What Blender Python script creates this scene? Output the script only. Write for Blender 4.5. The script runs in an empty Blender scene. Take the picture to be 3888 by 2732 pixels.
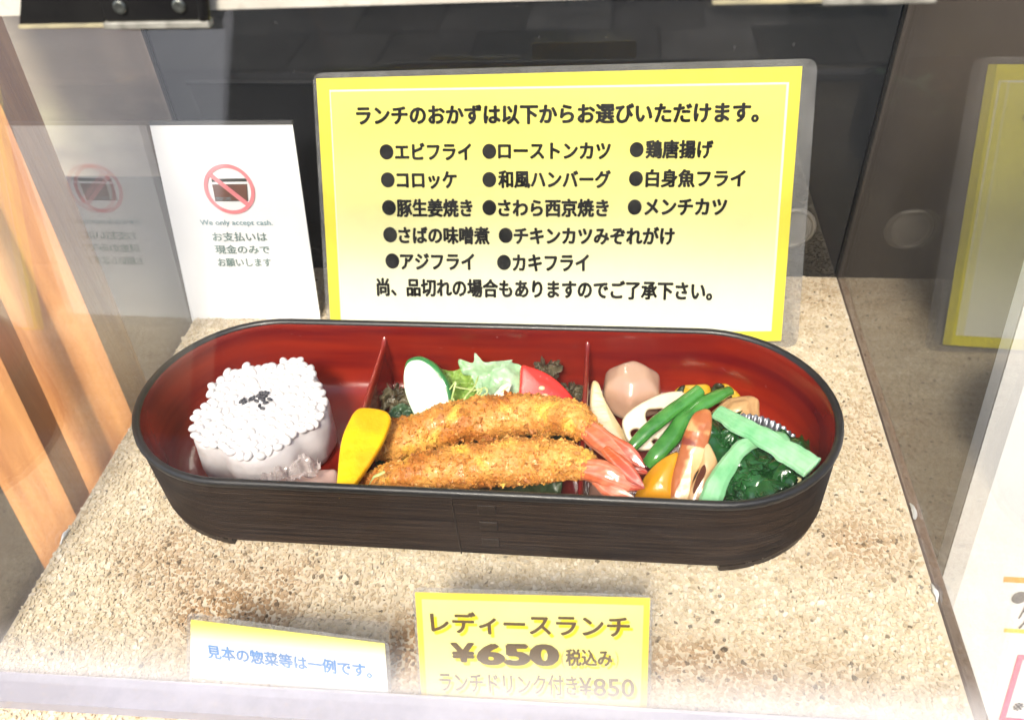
import bpy, math, random
import numpy as np
from mathutils import Vector, Matrix, noise

random.seed(7)
rng = np.random.default_rng(7)
S = 0.27                 # metres per modelling unit: every top-level object is scaled by this at the end
scene = bpy.context.scene
COL = scene.collection

# ------------------------------------------------------------------ camera
cam_data = bpy.data.cameras.new("camera")
cam_data.sensor_width = 36.0
cam_data.lens = 29.077
cam_data.clip_start = 0.01
cam_data.clip_end = 200.0
cam = bpy.data.objects.new("camera", cam_data)
COL.objects.link(cam)
right = Vector((0.993464, 0.100653, -0.053828))
down = Vector((0.028040, -0.672345, -0.739707))
fwd = Vector((-0.110645, 0.733363, -0.670773))
rot = Matrix((right, -down, -fwd)).transposed()
cam.matrix_world = Matrix.Translation((0, 0, 1.0 * S)) @ rot.to_4x4()
cam_data.dof.use_dof = True
cam_data.dof.focus_distance = 1.22 * S
cam_data.dof.aperture_fstop = 14.0
scene.camera = cam

# ------------------------------------------------------------------ world and sun
SUN_EL, SUN_AZ = math.radians(50), math.radians(186)     # azimuth clockwise from +Y
world = bpy.data.worlds.new("World")
scene.world = world
world.use_nodes = True
wn = world.node_tree.nodes
wn.clear()
sky = wn.new("ShaderNodeTexSky")
sky.sky_type = 'NISHITA'
sky.sun_disc = False
sky.sun_elevation = SUN_EL
sky.sun_rotation = SUN_AZ
sky.air_density = 1.0
sky.dust_density = 4.0
sky.ozone_density = 0.6
bg = wn.new("ShaderNodeBackground")
bg.inputs[1].default_value = 0.10
wo = wn.new("ShaderNodeOutputWorld")
world.node_tree.links.new(sky.outputs[0], bg.inputs[0])
world.node_tree.links.new(bg.outputs[0], wo.inputs[0])
sun_data = bpy.data.lights.new("sun", 'SUN')
sun_data.energy = 1.5
sun_data.angle = math.radians(12)
sun_data.color = (1.0, 0.91, 0.78)
sun = bpy.data.objects.new("sun", sun_data)
COL.objects.link(sun)
sd = Vector((math.sin(SUN_AZ) * math.cos(SUN_EL), math.cos(SUN_AZ) * math.cos(SUN_EL), math.sin(SUN_EL)))
sun.rotation_euler = sd.to_track_quat('Z', 'Y').to_euler()

scene.view_settings.view_transform = 'Standard'
scene.view_settings.look = 'None'
scene.view_settings.exposure = 1.66
scene.view_settings.gamma = 1.0
scene.cycles.transparent_max_bounces = 32
scene.cycles.max_bounces = 10

# ------------------------------------------------------------------ materials
def new_mat(name):
    m = bpy.data.materials.new(name)
    m.use_nodes = True
    nt = m.node_tree
    nt.nodes.clear()
    out = nt.nodes.new("ShaderNodeOutputMaterial")
    return m, nt, out

def N(nt, t, **kw):
    n = nt.nodes.new(t)
    for k, v in kw.items():
        if k.startswith('i_'):
            n.inputs[k[2:].replace('_', ' ')].default_value = v
        else:
            setattr(n, k, v)
    return n

def rgba(c):
    return (c[0], c[1], c[2], 1.0)

def mat(name, c1, c2=None, scale=8.0, rough=0.5, bump=0.0, bscale=40.0, sss=0.0, coat=0.0, spec=0.5,
        stretch=(1, 1, 1), lo=0.35, hi=0.65, attr=None, metal=0.0, detail=4.0, sheen=0.0, wear=None, rvar=0.0, bdist=0.002):
    """principled material: two colours mixed by noise (or a colour attribute), fine relief by bump"""
    m, nt, out = new_mat(name)
    L = nt.links.new
    p = N(nt, "ShaderNodeBsdfPrincipled")
    p.inputs['Roughness'].default_value = rough
    p.inputs['Specular IOR Level'].default_value = spec
    p.inputs['Coat Weight'].default_value = coat
    p.inputs['Coat Roughness'].default_value = 0.08
    p.inputs['Metallic'].default_value = metal
    if sss > 0:
        p.inputs['Subsurface Weight'].default_value = sss
        p.inputs['Subsurface Radius'].default_value = (1.0, 0.6, 0.4)
        p.inputs['Subsurface Scale'].default_value = 0.004
    tc = N(nt, "ShaderNodeTexCoord")
    mp = N(nt, "ShaderNodeMapping")
    mp.inputs['Scale'].default_value = stretch
    L(tc.outputs['Object'], mp.inputs['Vector'])
    col = None
    if attr:
        a = N(nt, "ShaderNodeAttribute", attribute_name=attr)
        col = a.outputs['Color']
    if c2 is not None:
        n = N(nt, "ShaderNodeTexNoise")
        n.inputs['Scale'].default_value = scale
        n.inputs['Detail'].default_value = detail
        L(mp.outputs[0], n.inputs['Vector'])
        mr = N(nt, "ShaderNodeMapRange")
        mr.inputs['From Min'].default_value = lo
        mr.inputs['From Max'].default_value = hi
        L(n.outputs['Fac'], mr.inputs['Value'])
        mx = N(nt, "ShaderNodeMix", data_type='RGBA')
        L(mr.outputs[0], mx.inputs[0])
        mx.inputs[6].default_value = rgba(c1)
        mx.inputs[7].default_value = rgba(c2)
        if col is not None:
            m2 = N(nt, "ShaderNodeMix", data_type='RGBA', blend_type='MULTIPLY')
            m2.inputs[0].default_value = 1.0
            L(col, m2.inputs[6]); L(mx.outputs[2], m2.inputs[7])
            col = m2.outputs[2]
        else:
            col = mx.outputs[2]
        if rvar:
            r2 = N(nt, "ShaderNodeMapRange")
            r2.inputs['To Min'].default_value = max(0.02, rough - rvar)
            r2.inputs['To Max'].default_value = rough + rvar
            L(n.outputs['Fac'], r2.inputs['Value'])
            L(r2.outputs[0], p.inputs['Roughness'])
    if wear is not None:       # sparse dust / flecks
        n3 = N(nt, "ShaderNodeTexNoise")
        n3.inputs['Scale'].default_value = wear[1]
        n3.inputs['Detail'].default_value = 6
        L(tc.outputs['Object'], n3.inputs['Vector'])
        w = N(nt, "ShaderNodeMapRange")
        w.inputs['From Min'].default_value = wear[2]; w.inputs['From Max'].default_value = wear[3]
        w.inputs['To Max'].default_value = wear[4]
        L(n3.outputs['Fac'], w.inputs['Value'])
        mw = N(nt, "ShaderNodeMix", data_type='RGBA')
        L(w.outputs[0], mw.inputs[0])
        if col is None:
            mw.inputs[6].default_value = rgba(c1)
        else:
            L(col, mw.inputs[6])
        mw.inputs[7].default_value = rgba(wear[0])
        col = mw.outputs[2]
    if col is None:
        p.inputs['Base Color'].default_value = rgba(c1)
    else:
        L(col, p.inputs['Base Color'])
    if bump > 0:
        n2 = N(nt, "ShaderNodeTexNoise")
        n2.inputs['Scale'].default_value = bscale
        n2.inputs['Detail'].default_value = 5
        L(mp.outputs[0], n2.inputs['Vector'])
        b = N(nt, "ShaderNodeBump")
        b.inputs['Strength'].default_value = bump
        b.inputs['Distance'].default_value = bdist
        L(n2.outputs['Fac'], b.inputs['Height'])
        L(b.outputs[0], p.inputs['Normal'])
    L(p.outputs[0], out.inputs['Surface'])
    return m

def acrylic(name, tint=(0.97, 0.98, 0.98), dust=0.03, dust_hi=0.15, ior=1.49, dustcol=(0.62, 0.6, 0.57), dscale=7.0, streak=(1, 1, 1), rough=0.012, low=None, specks=True):
    """thin clear sheet: what is behind shows through, Fresnel reflection, a film of dust in patches and specks"""
    m, nt, out = new_mat(name)
    L = nt.links.new
    tr = N(nt, "ShaderNodeBsdfTransparent"); tr.inputs[0].default_value = rgba(tint)
    gl = N(nt, "ShaderNodeBsdfGlossy"); gl.inputs['Roughness'].default_value = rough
    gl.inputs[0].default_value = (1, 1, 1, 1)
    fr = N(nt, "ShaderNodeFresnel"); fr.inputs[0].default_value = ior
    geo = N(nt, "ShaderNodeNewGeometry")
    ma = N(nt, "ShaderNodeMath", operation='MULTIPLY_ADD')       # back faces use the inverse index so both faces mirror alike
    L(geo.outputs['Backfacing'], ma.inputs[0]); ma.inputs[1].default_value = 1.0 / ior - ior; ma.inputs[2].default_value = ior
    ma2 = N(nt, "ShaderNodeMath", operation='MAXIMUM'); L(ma.outputs[0], ma2.inputs[0]); ma2.inputs[1].default_value = 0.5
    L(ma2.outputs[0], fr.inputs[0])
    # the node already inverts the index on back faces: feeding the inverse there gives the outside angle's reflectance again
    m1 = N(nt, "ShaderNodeMixShader"); L(fr.outputs[0], m1.inputs[0]); L(tr.outputs[0], m1.inputs[1]); L(gl.outputs[0], m1.inputs[2])
    df = N(nt, "ShaderNodeBsdfDiffuse"); df.inputs[0].default_value = rgba(dustcol)
    tc = N(nt, "ShaderNodeTexCoord")
    mp = N(nt, "ShaderNodeMapping"); mp.inputs['Scale'].default_value = streak
    L(tc.outputs['Object'], mp.inputs['Vector'])
    n = N(nt, "ShaderNodeTexNoise"); n.inputs['Scale'].default_value = dscale; n.inputs['Detail'].default_value = 7
    n.inputs['Roughness'].default_value = 0.65
    L(mp.outputs[0], n.inputs['Vector'])
    mr = N(nt, "ShaderNodeMapRange"); mr.inputs['From Min'].default_value = 0.35; mr.inputs['From Max'].default_value = 0.75
    mr.inputs['To Min'].default_value = dust; mr.inputs['To Max'].default_value = dust_hi
    L(n.outputs['Fac'], mr.inputs['Value'])
    fac = mr.outputs[0]
    if specks:
        v = N(nt, "ShaderNodeTexVoronoi"); v.inputs['Scale'].default_value = 34.0
        L(tc.outputs['Object'], v.inputs['Vector'])
        vm = N(nt, "ShaderNodeMapRange"); vm.inputs['From Min'].default_value = 0.10; vm.inputs['From Max'].default_value = 0.04
        vm.inputs['To Min'].default_value = 0.0; vm.inputs['To Max'].default_value = 0.4
        L(v.outputs['Distance'], vm.inputs['Value'])
        sep = N(nt, "ShaderNodeSeparateColor"); L(v.outputs['Color'], sep.inputs[0])
        gt = N(nt, "ShaderNodeMath", operation='GREATER_THAN'); L(sep.outputs[0], gt.inputs[0]); gt.inputs[1].default_value = 0.8
        mu = N(nt, "ShaderNodeMath", operation='MULTIPLY'); L(vm.outputs[0], mu.inputs[0]); L(gt.outputs[0], mu.inputs[1])
        ad = N(nt, "ShaderNodeMath", operation='ADD'); L(fac, ad.inputs[0]); L(mu.outputs[0], ad.inputs[1])
        fac = ad.outputs[0]
    if low is not None:        # grime that has settled along the lower edge: (height, amount)
        sx = N(nt, "ShaderNodeSeparateXYZ"); L(tc.outputs['Object'], sx.inputs[0])
        lm = N(nt, "ShaderNodeMapRange"); lm.inputs['From Min'].default_value = low[0]; lm.inputs['From Max'].default_value = 0.0
        lm.inputs['To Min'].default_value = 0.0; lm.inputs['To Max'].default_value = low[1]
        lm.interpolation_type = 'SMOOTHSTEP'
        L(sx.outputs[2], lm.inputs['Value'])
        nm = N(nt, "ShaderNodeMath", operation='MULTIPLY'); L(lm.outputs[0], nm.inputs[0])
        nr = N(nt, "ShaderNodeMapRange"); nr.inputs['From Min'].default_value = 0.3; nr.inputs['From Max'].default_value = 0.7
        nr.inputs['To Min'].default_value = 0.5; nr.inputs['To Max'].default_value = 1.3
        L(n.outputs['Fac'], nr.inputs['Value']); L(nr.outputs[0], nm.inputs[1])
        ad = N(nt, "ShaderNodeMath", operation='ADD'); L(fac, ad.inputs[0]); L(nm.outputs[0], ad.inputs[1])
        fac = ad.outputs[0]
    m2 = N(nt, "ShaderNodeMixShader"); L(fac, m2.inputs[0]); L(m1.outputs[0], m2.inputs[1]); L(df.outputs[0], m2.inputs[2])
    L(m2.outputs[0], out.inputs['Surface'])
    return m

# ------------------------------------------------------------------ mesh helpers
def smooth(me, on=True):
    me.polygons.foreach_set('use_smooth', [on] * len(me.polygons))

def link(name, me, m=None, parent=None, sm=False):
    o = bpy.data.objects.new(name, me)
    COL.objects.link(o)
    if m is not None:
        me.materials.append(m)
    if parent is not None:
        o.parent = parent
    if sm:
        smooth(me)
    return o

def mesh(name, v, f, cols=None):
    me = bpy.data.meshes.new(name)
    me.from_pydata([tuple(p) for p in v], [], [tuple(q) for q in f])
    me.update()
    if cols is not None:
        a = me.color_attributes.new('Col', 'FLOAT_COLOR', 'POINT')
        arr = np.ones((len(v), 4), dtype=np.float32)
        arr[:, :3] = np.asarray(cols, dtype=np.float32)
        a.data.foreach_set('color', arr.ravel())
    return me

def tag(o, label=None, cat=None, group=None, kind=None):
    if label: o['label'] = label
    if cat: o['category'] = cat
    if group: o['group'] = group
    if kind: o['kind'] = kind
    return o

def empty(name, loc, label, cat, group=None):
    o = bpy.data.objects.new(name, None)
    o.empty_display_size = 0.02
    COL.objects.link(o)
    o.location = loc
    return tag(o, label, cat, group)

class MB:
    def __init__(s): s.v = []; s.f = []; s.c = []
    def add(s, v, f, c=None):
        n = len(s.v)
        s.v += [tuple(p) for p in v]
        s.f += [tuple(i + n for i in q) for q in f]
        if c is not None:
            s.c += [tuple(k) for k in c]
    def box(s, x0, x1, y0, y1, z0, z1, b=0.0):
        if b <= 0:
            v = [(x, y, z) for z in (z0, z1) for y in (y0, y1) for x in (x0, x1)]
            s.add(v, [(0, 2, 3, 1), (4, 5, 7, 6), (0, 1, 5, 4), (2, 6, 7, 3), (0, 4, 6, 2), (1, 3, 7, 5)])
            return
        # bevelled box: stacked rounded loops
        prof = [(b, z0), (0, z0 + b), (0, z1 - b), (b, z1)]
        loops = []
        for ins, z in prof:
            L_ = []
            for cx, cy, a0 in ((x1 - b, y1 - b, 0), (x0 + b, y1 - b, 90), (x0 + b, y0 + b, 180), (x1 - b, y0 + b, 270)):
                for k in range(4):
                    a = math.radians(a0 + 30 * k)
                    r = b - ins * 0.7
                    L_.append((cx + r * math.cos(a), cy + r * math.sin(a), z))
            loops.append(L_)
        n = len(loops[0]); v = sum(loops, []); f = []
        for i in range(len(loops) - 1):
            for j in range(n):
                f.append((i * n + j, i * n + (j + 1) % n, (i + 1) * n + (j + 1) % n, (i + 1) * n + j))
        f.append(tuple(range(n - 1, -1, -1)))
        f.append(tuple((len(loops) - 1) * n + j for j in range(n)))
        s.add(v, f)
    def hexa(s, c):   # 8 corners: bottom 4 then top 4, both counter-clockwise
        s.add(c, [(3, 2, 1, 0), (4, 5, 6, 7), (0, 1, 5, 4), (1, 2, 6, 5), (2, 3, 7, 6), (3, 0, 4, 7)])
    def build(s, name, m, parent=None, sm=False):
        return link(name, mesh(name, s.v, s.f, s.c if s.c else None), m, parent, sm)

def local(o, me_or_v):   # shift vertices so that they are relative to an empty's location
    return [(p[0] - o[0], p[1] - o[1], p[2] - o[2]) for p in me_or_v]

def recenter(ob):
    """put a single-mesh thing's origin at its base"""
    me = ob.data
    n = len(me.vertices); a = np.empty(n * 3); me.vertices.foreach_get('co', a); a = a.reshape(-1, 3)
    c = np.array([a[:, 0].mean(), a[:, 1].mean(), a[:, 2].min()])
    a -= c; me.vertices.foreach_set('co', a.ravel()); me.update()
    ob.location = Vector(c)
    return ob

def nz(p, s, seed=0.0):
    return noise.noise(Vector((p[0] * s + seed, p[1] * s + seed * 1.7, p[2] * s - seed)))

def fbm(p, s, seed=0.0, o=3):
    t = 0; a = 1.0
    for k in range(o):
        t += a * nz(p, s * 2 ** k, seed + 11 * k); a *= 0.5
    return t

def crom(P, n, closed=False):
    """Catmull-Rom resample of a list of tuples to n samples"""
    P = [np.array(p, float) for p in P]
    m = len(P); segs = m if closed else m - 1
    out = []
    for i in range(n):
        t = i / n * segs if closed else i / (n - 1) * segs
        k = min(int(t), segs - 1); u = t - k
        if closed:
            a, b, c, d = P[(k - 1) % m], P[k % m], P[(k + 1) % m], P[(k + 2) % m]
        else:
            a, b, c, d = P[max(k - 1, 0)], P[k], P[min(k + 1, m - 1)], P[min(k + 2, m - 1)]
        out.append(0.5 * ((2 * b) + (-a + c) * u + (2 * a - 5 * b + 4 * c - d) * u * u + (-a + 3 * b - 3 * c + d) * u ** 3))
    return out

def tube(path, radii, nseg=16, n=40, flat=1.0, noise_amp=0.0, nscale=20.0, seed=0.0, flatdir=None, colfn=None, cap=True, squash_ends=True, ribs=0, ribamp=0.0):
    C = crom(path, n); R_ = [float(r) for r in crom([(r,) for r in radii], n)]
    v = []; f = []; cols = []
    for i in range(n):
        t = C[min(i + 1, n - 1)] - C[max(i - 1, 0)]
        t /= (np.linalg.norm(t) + 1e-9)
        up = np.array(flatdir if flatdir is not None else (0, 0, 1.0), float)
        sd_ = np.cross(t, up); sd_ /= (np.linalg.norm(sd_) + 1e-9)
        u2 = np.cross(sd_, t)
        for j in range(nseg):
            a = 2 * math.pi * j / nseg
            d = sd_ * math.cos(a) + u2 * math.sin(a) * flat
            p = C[i] + d * R_[i] * (1 + (ribamp * math.cos(a * ribs) if ribs else 0))
            if noise_amp:
                p = p + d * noise_amp * fbm(p, nscale, seed)
            v.append(tuple(p))
            if colfn: cols.append(colfn(i / (n - 1), a, p))
    for i in range(n - 1):
        for j in range(nseg):
            f.append((i * nseg + j, i * nseg + (j + 1) % nseg, (i + 1) * nseg + (j + 1) % nseg, (i + 1) * nseg + j))
    if cap:
        f.append(tuple(range(nseg - 1, -1, -1)))
        f.append(tuple((n - 1) * nseg + j for j in range(nseg)))
    return v, f, (cols if colfn else None)

def piece(fr, thick, nout=56, rings=7, dome=0.25, back=0.6, noise_amp=0.0, nscale=25.0, seed=0.0, curve=0.0, colfn=None, smooth_out=True, edge=0.35):
    """a solid slice: outline in its own frame, rounded rim, domed face, real thickness"""
    O, e1, e2, n_, pts = fr[:5]
    O = np.array(O); e1 = np.array(e1); e2 = np.array(e2); n_ = np.array(n_)
    out = crom(pts, nout, True) if smooth_out else [np.array(p, float) for p in pts]
    nout = len(out)
    area = sum(out[i][0] * out[(i + 1) % nout][1] - out[(i + 1) % nout][0] * out[i][1] for i in range(nout))
    if area < 0: out = out[::-1]
    c = sum(out) / nout
    rad = float(np.mean([np.linalg.norm(p - c) for p in out]))
    v = []; f = []; cols = []
    levels = []
    er = thick * edge
    for k in range(rings):           # front face from the centre out
        t = (k + 1) / rings
        levels.append((t * (1 - er / rad) , thick * dome * (1 - t * t)))
    for k in range(1, 4):            # rounded rim
        a = math.pi / 2 * k / 3
        levels.append((1 - er / rad + er / rad * math.sin(a), -er * (1 - math.cos(a))))
    levels.append((1.0, -thick + er))
    levels.append((1 - 0.5 * er / rad, -thick + er * 0.15))
    levels.append((0.55, -thick - thick * dome * 0.2 * back))
    def put(q, w):
        p = O + e1 * q[0] + e2 * q[1] + n_ * w
        if curve:
            p = p - n_ * curve * ((q[0] - c[0]) ** 2 + 0 * q[1]) / max(rad, 1e-6)
        if noise_amp:
            p = p + n_ * noise_amp * fbm(p, nscale, seed) + e1 * noise_amp * 0.5 * nz(p, nscale, seed + 5) + e2 * noise_amp * 0.5 * nz(p, nscale, seed + 9)
        return p
    v.append(put(c, thick * dome)); cols.append(colfn(0, 0, 0, 0) if colfn else None)
    for li, (t, w) in enumerate(levels):
        for j in range(nout):
            q = c + (out[j] - c) * t
            v.append(put(q, w))
            if colfn: cols.append(colfn(t, q[0], q[1], w))
    for j in range(nout):
        f.append((0, 1 + j, 1 + (j + 1) % nout))
    for k in range(len(levels) - 1):
        for j in range(nout):
            a = 1 + k * nout
            f.append((a + j, a + nout + j, a + nout + (j + 1) % nout, a + (j + 1) % nout))
    a = 1 + (len(levels) - 1) * nout
    v.append(put(c, -thick - thick * dome * 0.25 * back)); cols.append(colfn(0, 0, 0, -thick) if colfn else None)
    b = len(v) - 1
    for j in range(nout):
        f.append((a + j, b, a + (j + 1) % nout))
    return v, f, (cols if colfn else None)

def thing_mesh(name, vf, m, label, cat, group=None, sm=True):
    v, f = vf[0], vf[1]; c = vf[2] if len(vf) > 2 else None
    o = link(name, mesh(name, v, f, c), m, None, sm)
    tag(o, label, cat, group)
    return recenter(o)

def part_mesh(name, vf, m, parent, sm=True):
    v, f = vf[0], vf[1]; c = vf[2] if len(vf) > 2 else None
    v = local(parent.location, v)
    return link(name, mesh(name, v, f, c), m, parent, sm)

# ------------------------------------------------------------------ surroundings outside the case
GZ = -2.9
m_pave = mat('pavement_stone', (0.26, 0.23, 0.19), (0.52, 0.47, 0.40), scale=1.3, rough=0.75, bump=0.4, bscale=30, wear=((0.09, 0.08, 0.075), 9, 0.55, 0.7, 0.6))
mb = MB()
mb.box(-60, 60, -60, 60, GZ - 0.05, GZ)
g = mb.build('ground', mat('worn_asphalt', (0.045, 0.043, 0.04), (0.085, 0.08, 0.075), scale=3, rough=0.9, bump=0.5, bscale=60), None)
tag(g, kind='structure')
nt = m_pave.node_tree
pb = [n for n in nt.nodes if n.type == 'BSDF_PRINCIPLED'][0]
lk = pb.inputs['Base Color'].links[0]; src = lk.from_socket
oi = nt.nodes.new('ShaderNodeObjectInfo'); mrr = nt.nodes.new('ShaderNodeMapRange'); mrr.inputs['To Min'].default_value = 0.12; mrr.inputs['To Max'].default_value = 1.1
nt.links.new(oi.outputs['Random'], mrr.inputs['Value'])
hs = nt.nodes.new('ShaderNodeHueSaturation'); nt.links.new(mrr.outputs[0], hs.inputs['Value']); nt.links.new(src, hs.inputs['Color']); nt.links.new(hs.outputs[0], pb.inputs['Base Color'])
# paving slabs near the case, as real pieces
pv = tag(bpy.data.objects.new('pavement', None), kind='structure'); COL.objects.link(pv); pv.location = (0, 0, GZ)
sl = None
for i in range(-7, 8):
    for j in range(-14, -5):
        if sl is None:
            b = MB(); b.box(-0.54, 0.54, -0.54, 0.54, 0, 0.045, 0.012); sl = mesh('paving_slab', b.v, b.f); sl.materials.append(m_pave)
        o = bpy.data.objects.new('paving_slab', sl); COL.objects.link(o); o.parent = pv
        o.location = (i * 1.1 + (0.55 if j % 2 else 0), j * 1.1 - 0.4, random.uniform(-0.012, 0.0))
        o.rotation_euler = (random.uniform(-.004, .004), random.uniform(-.004, .004), random.uniform(-.006, .006))

# unseen building, added and sized to cut the sky glare in the lid
m_fac = mat('added_dark_facade', (0.07, 0.06, 0.05), (0.10, 0.09, 0.075), scale=0.6, rough=0.8)
b = MB(); b.box(-12.5, 40, -26, -24, GZ, 18)
fac = tag(b.build('glare_cut_building', m_fac), 'dark unseen building added behind the viewer to cut sky glare', 'building')

# dark shop wall behind the case
m_wall = mat('dark_panelling', (0.045, 0.035, 0.028), (0.085, 0.066, 0.052), scale=1.6, rough=0.55, bump=0.2, bscale=12, stretch=(1, 1, 0.25))
b = MB(); b.box(-7, 7, 1.75, 2.0, GZ, 3.4)
shop = tag(b.build('shop_wall', m_wall), 'dark brown shop wall standing behind the display case', 'wall', kind='structure')

# plinth carrying the case
b = MB(); b.box(-0.80, 0.44, 0.42, 1.36, GZ + 0.03, -0.052, 0.01)
pl = tag(b.build('plinth', mat('plinth_paint', (0.05, 0.04, 0.033), (0.07, 0.055, 0.045), rough=0.6)), 'dark brown plinth carrying the glazed display case', 'plinth')

# mottled beige sheet added for the pavement tones mirrored in the left panel
m_reflection = mat('reflected_pavement_tones', (0.44, 0.37, 0.28), (0.17, 0.145, 0.12), scale=2.6, rough=0.8, bump=0.6, bscale=12, lo=0.4, hi=0.6, stretch=(0.7, 1, 1.6), wear=((0.62, 0.60, 0.36), 2.2, 0.56, 0.66, 0.5))
b = MB(); b.box(-7, -0.83, 1.70, 1.745, 0.02, 3.4)
link('reflection_sheet', mesh('reflection_sheet', b.v, b.f), m_reflection, shop)

# slatted wooden posts to the left
m_cedar = mat('cedar_wood', (0.78, 0.37, 0.125), (0.50, 0.20, 0.065), scale=5, rough=0.5, bump=0.35, bscale=30, stretch=(5, 5, 0.22), lo=0.3, hi=0.7, coat=0.15)
sc_ = empty('wooden_screen', (-1.1, 1.1, GZ), 'tan wooden post screen seen through the left side of the case', 'screen')
# each post: front right corner line (upper, lower points) on x = -1.1, front width, depth
posts = [
    ((-1.16,1.2953,0.2441), (-1.16,1.2472,-0.1265), 0.16, 0.050),
    ((-1.0,1.1908,0.3672), (-1.0,1.154,-0.0398), 0.085, 0.085),
    ((-1.1,1.0196,0.0157), (-1.1,1.0096,-0.0497), 0.14, 0.06),
]
for k, (A, B_, w, d) in enumerate(posts):
    A = np.array(A); B_ = np.array(B_)
    if k == 2:
        sl_ = posts[0]; d0 = (np.array(sl_[0]) - np.array(sl_[1])); d0 /= d0[2]
    else:
        d0 = (A - B_) / (A - B_)[2]
    top = B_ + d0 * (1.6 - B_[2]); bot = B_ + d0 * (GZ + 0.04 - B_[2])
    c = []
    for q in (bot, top):
        c += [(q[0] - w, q[1], q[2]), (q[0], q[1], q[2]), (q[0], q[1] + d, q[2]), (q[0] - w, q[1] + d, q[2])]
    b = MB(); b.hexa(local(sc_.location, c))
    o = b.build('post', m_cedar, sc_)
# low timber step in front of the screen
st = empty('timber_step', (-1.55, 0.55, GZ), 'low tan timber step on the paving left of the case', 'step')
for k in range(2):
    b = MB(); b.box(-0.9, 0.62, -0.05 + k * 0.23, 0.15 + k * 0.23, 0.42, 0.50, 0.012)
    b.build('board', m_cedar, st)
for x in (-0.8, 0.5):
    b = MB(); b.box(x - 0.05, x + 0.05, 0.0, 0.34, 0.045, 0.418)
    b.build('leg', m_cedar, st)

# upright board with a laminated menu outside on the right
O_, U_, V_, N_ = ((0.64,0.93,-0.45),(1.0,0.0,0.0),(0.0,0.1728,0.985),(0.0,-0.985,0.1728))
m_white = mat('white_card', (0.86, 0.86, 0.86), (0.80, 0.80, 0.80), scale=2, rough=0.45)
def on_sheet(fr, q, w):
    O, U, V, Nn = fr
    return tuple(O[i] + U[i] * q[0] + V[i] * q[1] + Nn[i] * w for i in range(3))
def sheet_poly(fr, pts, w0, w1):
    n = len(pts)
    v = [on_sheet(fr, p, w0) for p in pts] + [on_sheet(fr, p, w1) for p in pts]
    ar = sum(pts[i][0] * pts[(i + 1) % n][1] - pts[(i + 1) % n][0] * pts[i][1] for i in range(n))
    idx = list(range(n)) if ar > 0 else list(range(n - 1, -1, -1))
    f = [tuple(n + i for i in idx), tuple(reversed(idx))]
    for k in range(n):
        a, b_ = idx[k], idx[(k + 1) % n]
        f.append((a, b_, n + b_, n + a))
    return v, f

# ------------------------------------------------------------------ lettering
def glyphs(text, off=0.012):
    c = bpy.data.curves.new('lettering', 'FONT')
    c.body = text
    c.offset = off
    c.fill_mode = 'BOTH' if hasattr(c, 'fill_mode') else c.fill_mode
    c.resolution_u = 3
    o = bpy.data.objects.new('tmp', c)
    COL.objects.link(o)
    dg = bpy.context.evaluated_depsgraph_get()
    me = bpy.data.meshes.new_from_object(o.evaluated_get(dg))
    bpy.data.objects.remove(o); bpy.data.curves.remove(c)
    n = len(me.vertices); a = np.empty(n * 3); me.vertices.foreach_get('co', a); a = a.reshape(-1, 3)
    return me, a

def write(fr, parent, text, p0, p1, em, m, off=0.012, lift=0.0012, name='lettering'):
    """one printed line from p0 (left middle) to p1 (right middle) on the sheet, em = height of the em square;
    weight by laying the strokes several times, each a hair above the last"""
    me, a = glyphs(text, 0.0)
    x0, x1 = a[:, 0].min(), a[:, 0].max()
    ymid = 0.37 if any(ord(ch) > 0x2000 for ch in text) else 0.36
    p0 = np.array(p0); p1 = np.array(p1)
    d = p1 - p0; L_ = np.linalg.norm(d); d = d / L_; e = np.array((-d[1], d[0]))
    O, U, V, Nn = map(np.array, fr)
    loc = np.array(parent.location)
    faces = [tuple(p_.vertices) for p_ in me.polygons]
    n = len(a)
    VV = []; FF = []
    shifts = [(0, 0)] if off <= 0 else [(off * math.cos(t), off * 0.8 * math.sin(t)) for t in (0, 1.05, 2.1, 3.14, 4.19, 5.24)]
    for k, (dx, dy) in enumerate(shifts):
        s = (a[:, 0] - x0 + dx) / (x1 - x0) * L_
        t = (a[:, 1] - ymid + dy) * em
        q = p0[None, :] + s[:, None] * d[None, :] + t[:, None] * e[None, :]
        w = O[None, :] + q[:, :1] * U[None, :] + q[:, 1:] * V[None, :] + (lift + k * 0.00004) * Nn[None, :] - loc[None, :]
        VV.append(w); FF += [tuple(i + k * n for i in f_) for f_ in faces]
    bpy.data.meshes.remove(me)
    return link(name, mesh(name, np.concatenate(VV), FF), m, parent)

def disc_on(fr, parent, c, rx, ry, m, lift=0.0012, name='bullet', r_in=0.0, n=32):
    v = []; f = []
    if r_in <= 0:
        v = [on_sheet(fr, (c[0] + rx * math.cos(2 * math.pi * k / n), c[1] + ry * math.sin(2 * math.pi * k / n)), lift) for k in range(n)]
        f = [tuple(range(n))]
    else:
        for k in range(n):
            a = 2 * math.pi * k / n
            v.append(on_sheet(fr, (c[0] + rx * math.cos(a), c[1] + ry * math.sin(a)), lift))
            v.append(on_sheet(fr, (c[0] + rx * r_in * math.cos(a), c[1] + ry * r_in * math.sin(a)), lift))
        f = [(2 * k, 2 * ((k + 1) % n), 2 * ((k + 1) % n) + 1, 2 * k + 1) for k in range(n)]
    return link(name, mesh(name, local(parent.location, v), f), m, parent)

def flat(fr, parent, pts, m, lift, name):
    v = [on_sheet(fr, p, lift) for p in pts]
    n = len(pts)
    ar = sum(pts[i][0] * pts[(i + 1) % n][1] - pts[(i + 1) % n][0] * pts[i][1] for i in range(n))
    f = [tuple(range(n))] if ar > 0 else [tuple(range(n - 1, -1, -1))]
    return link(name, mesh(name, local(parent.location, v), f), m, parent)

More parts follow.
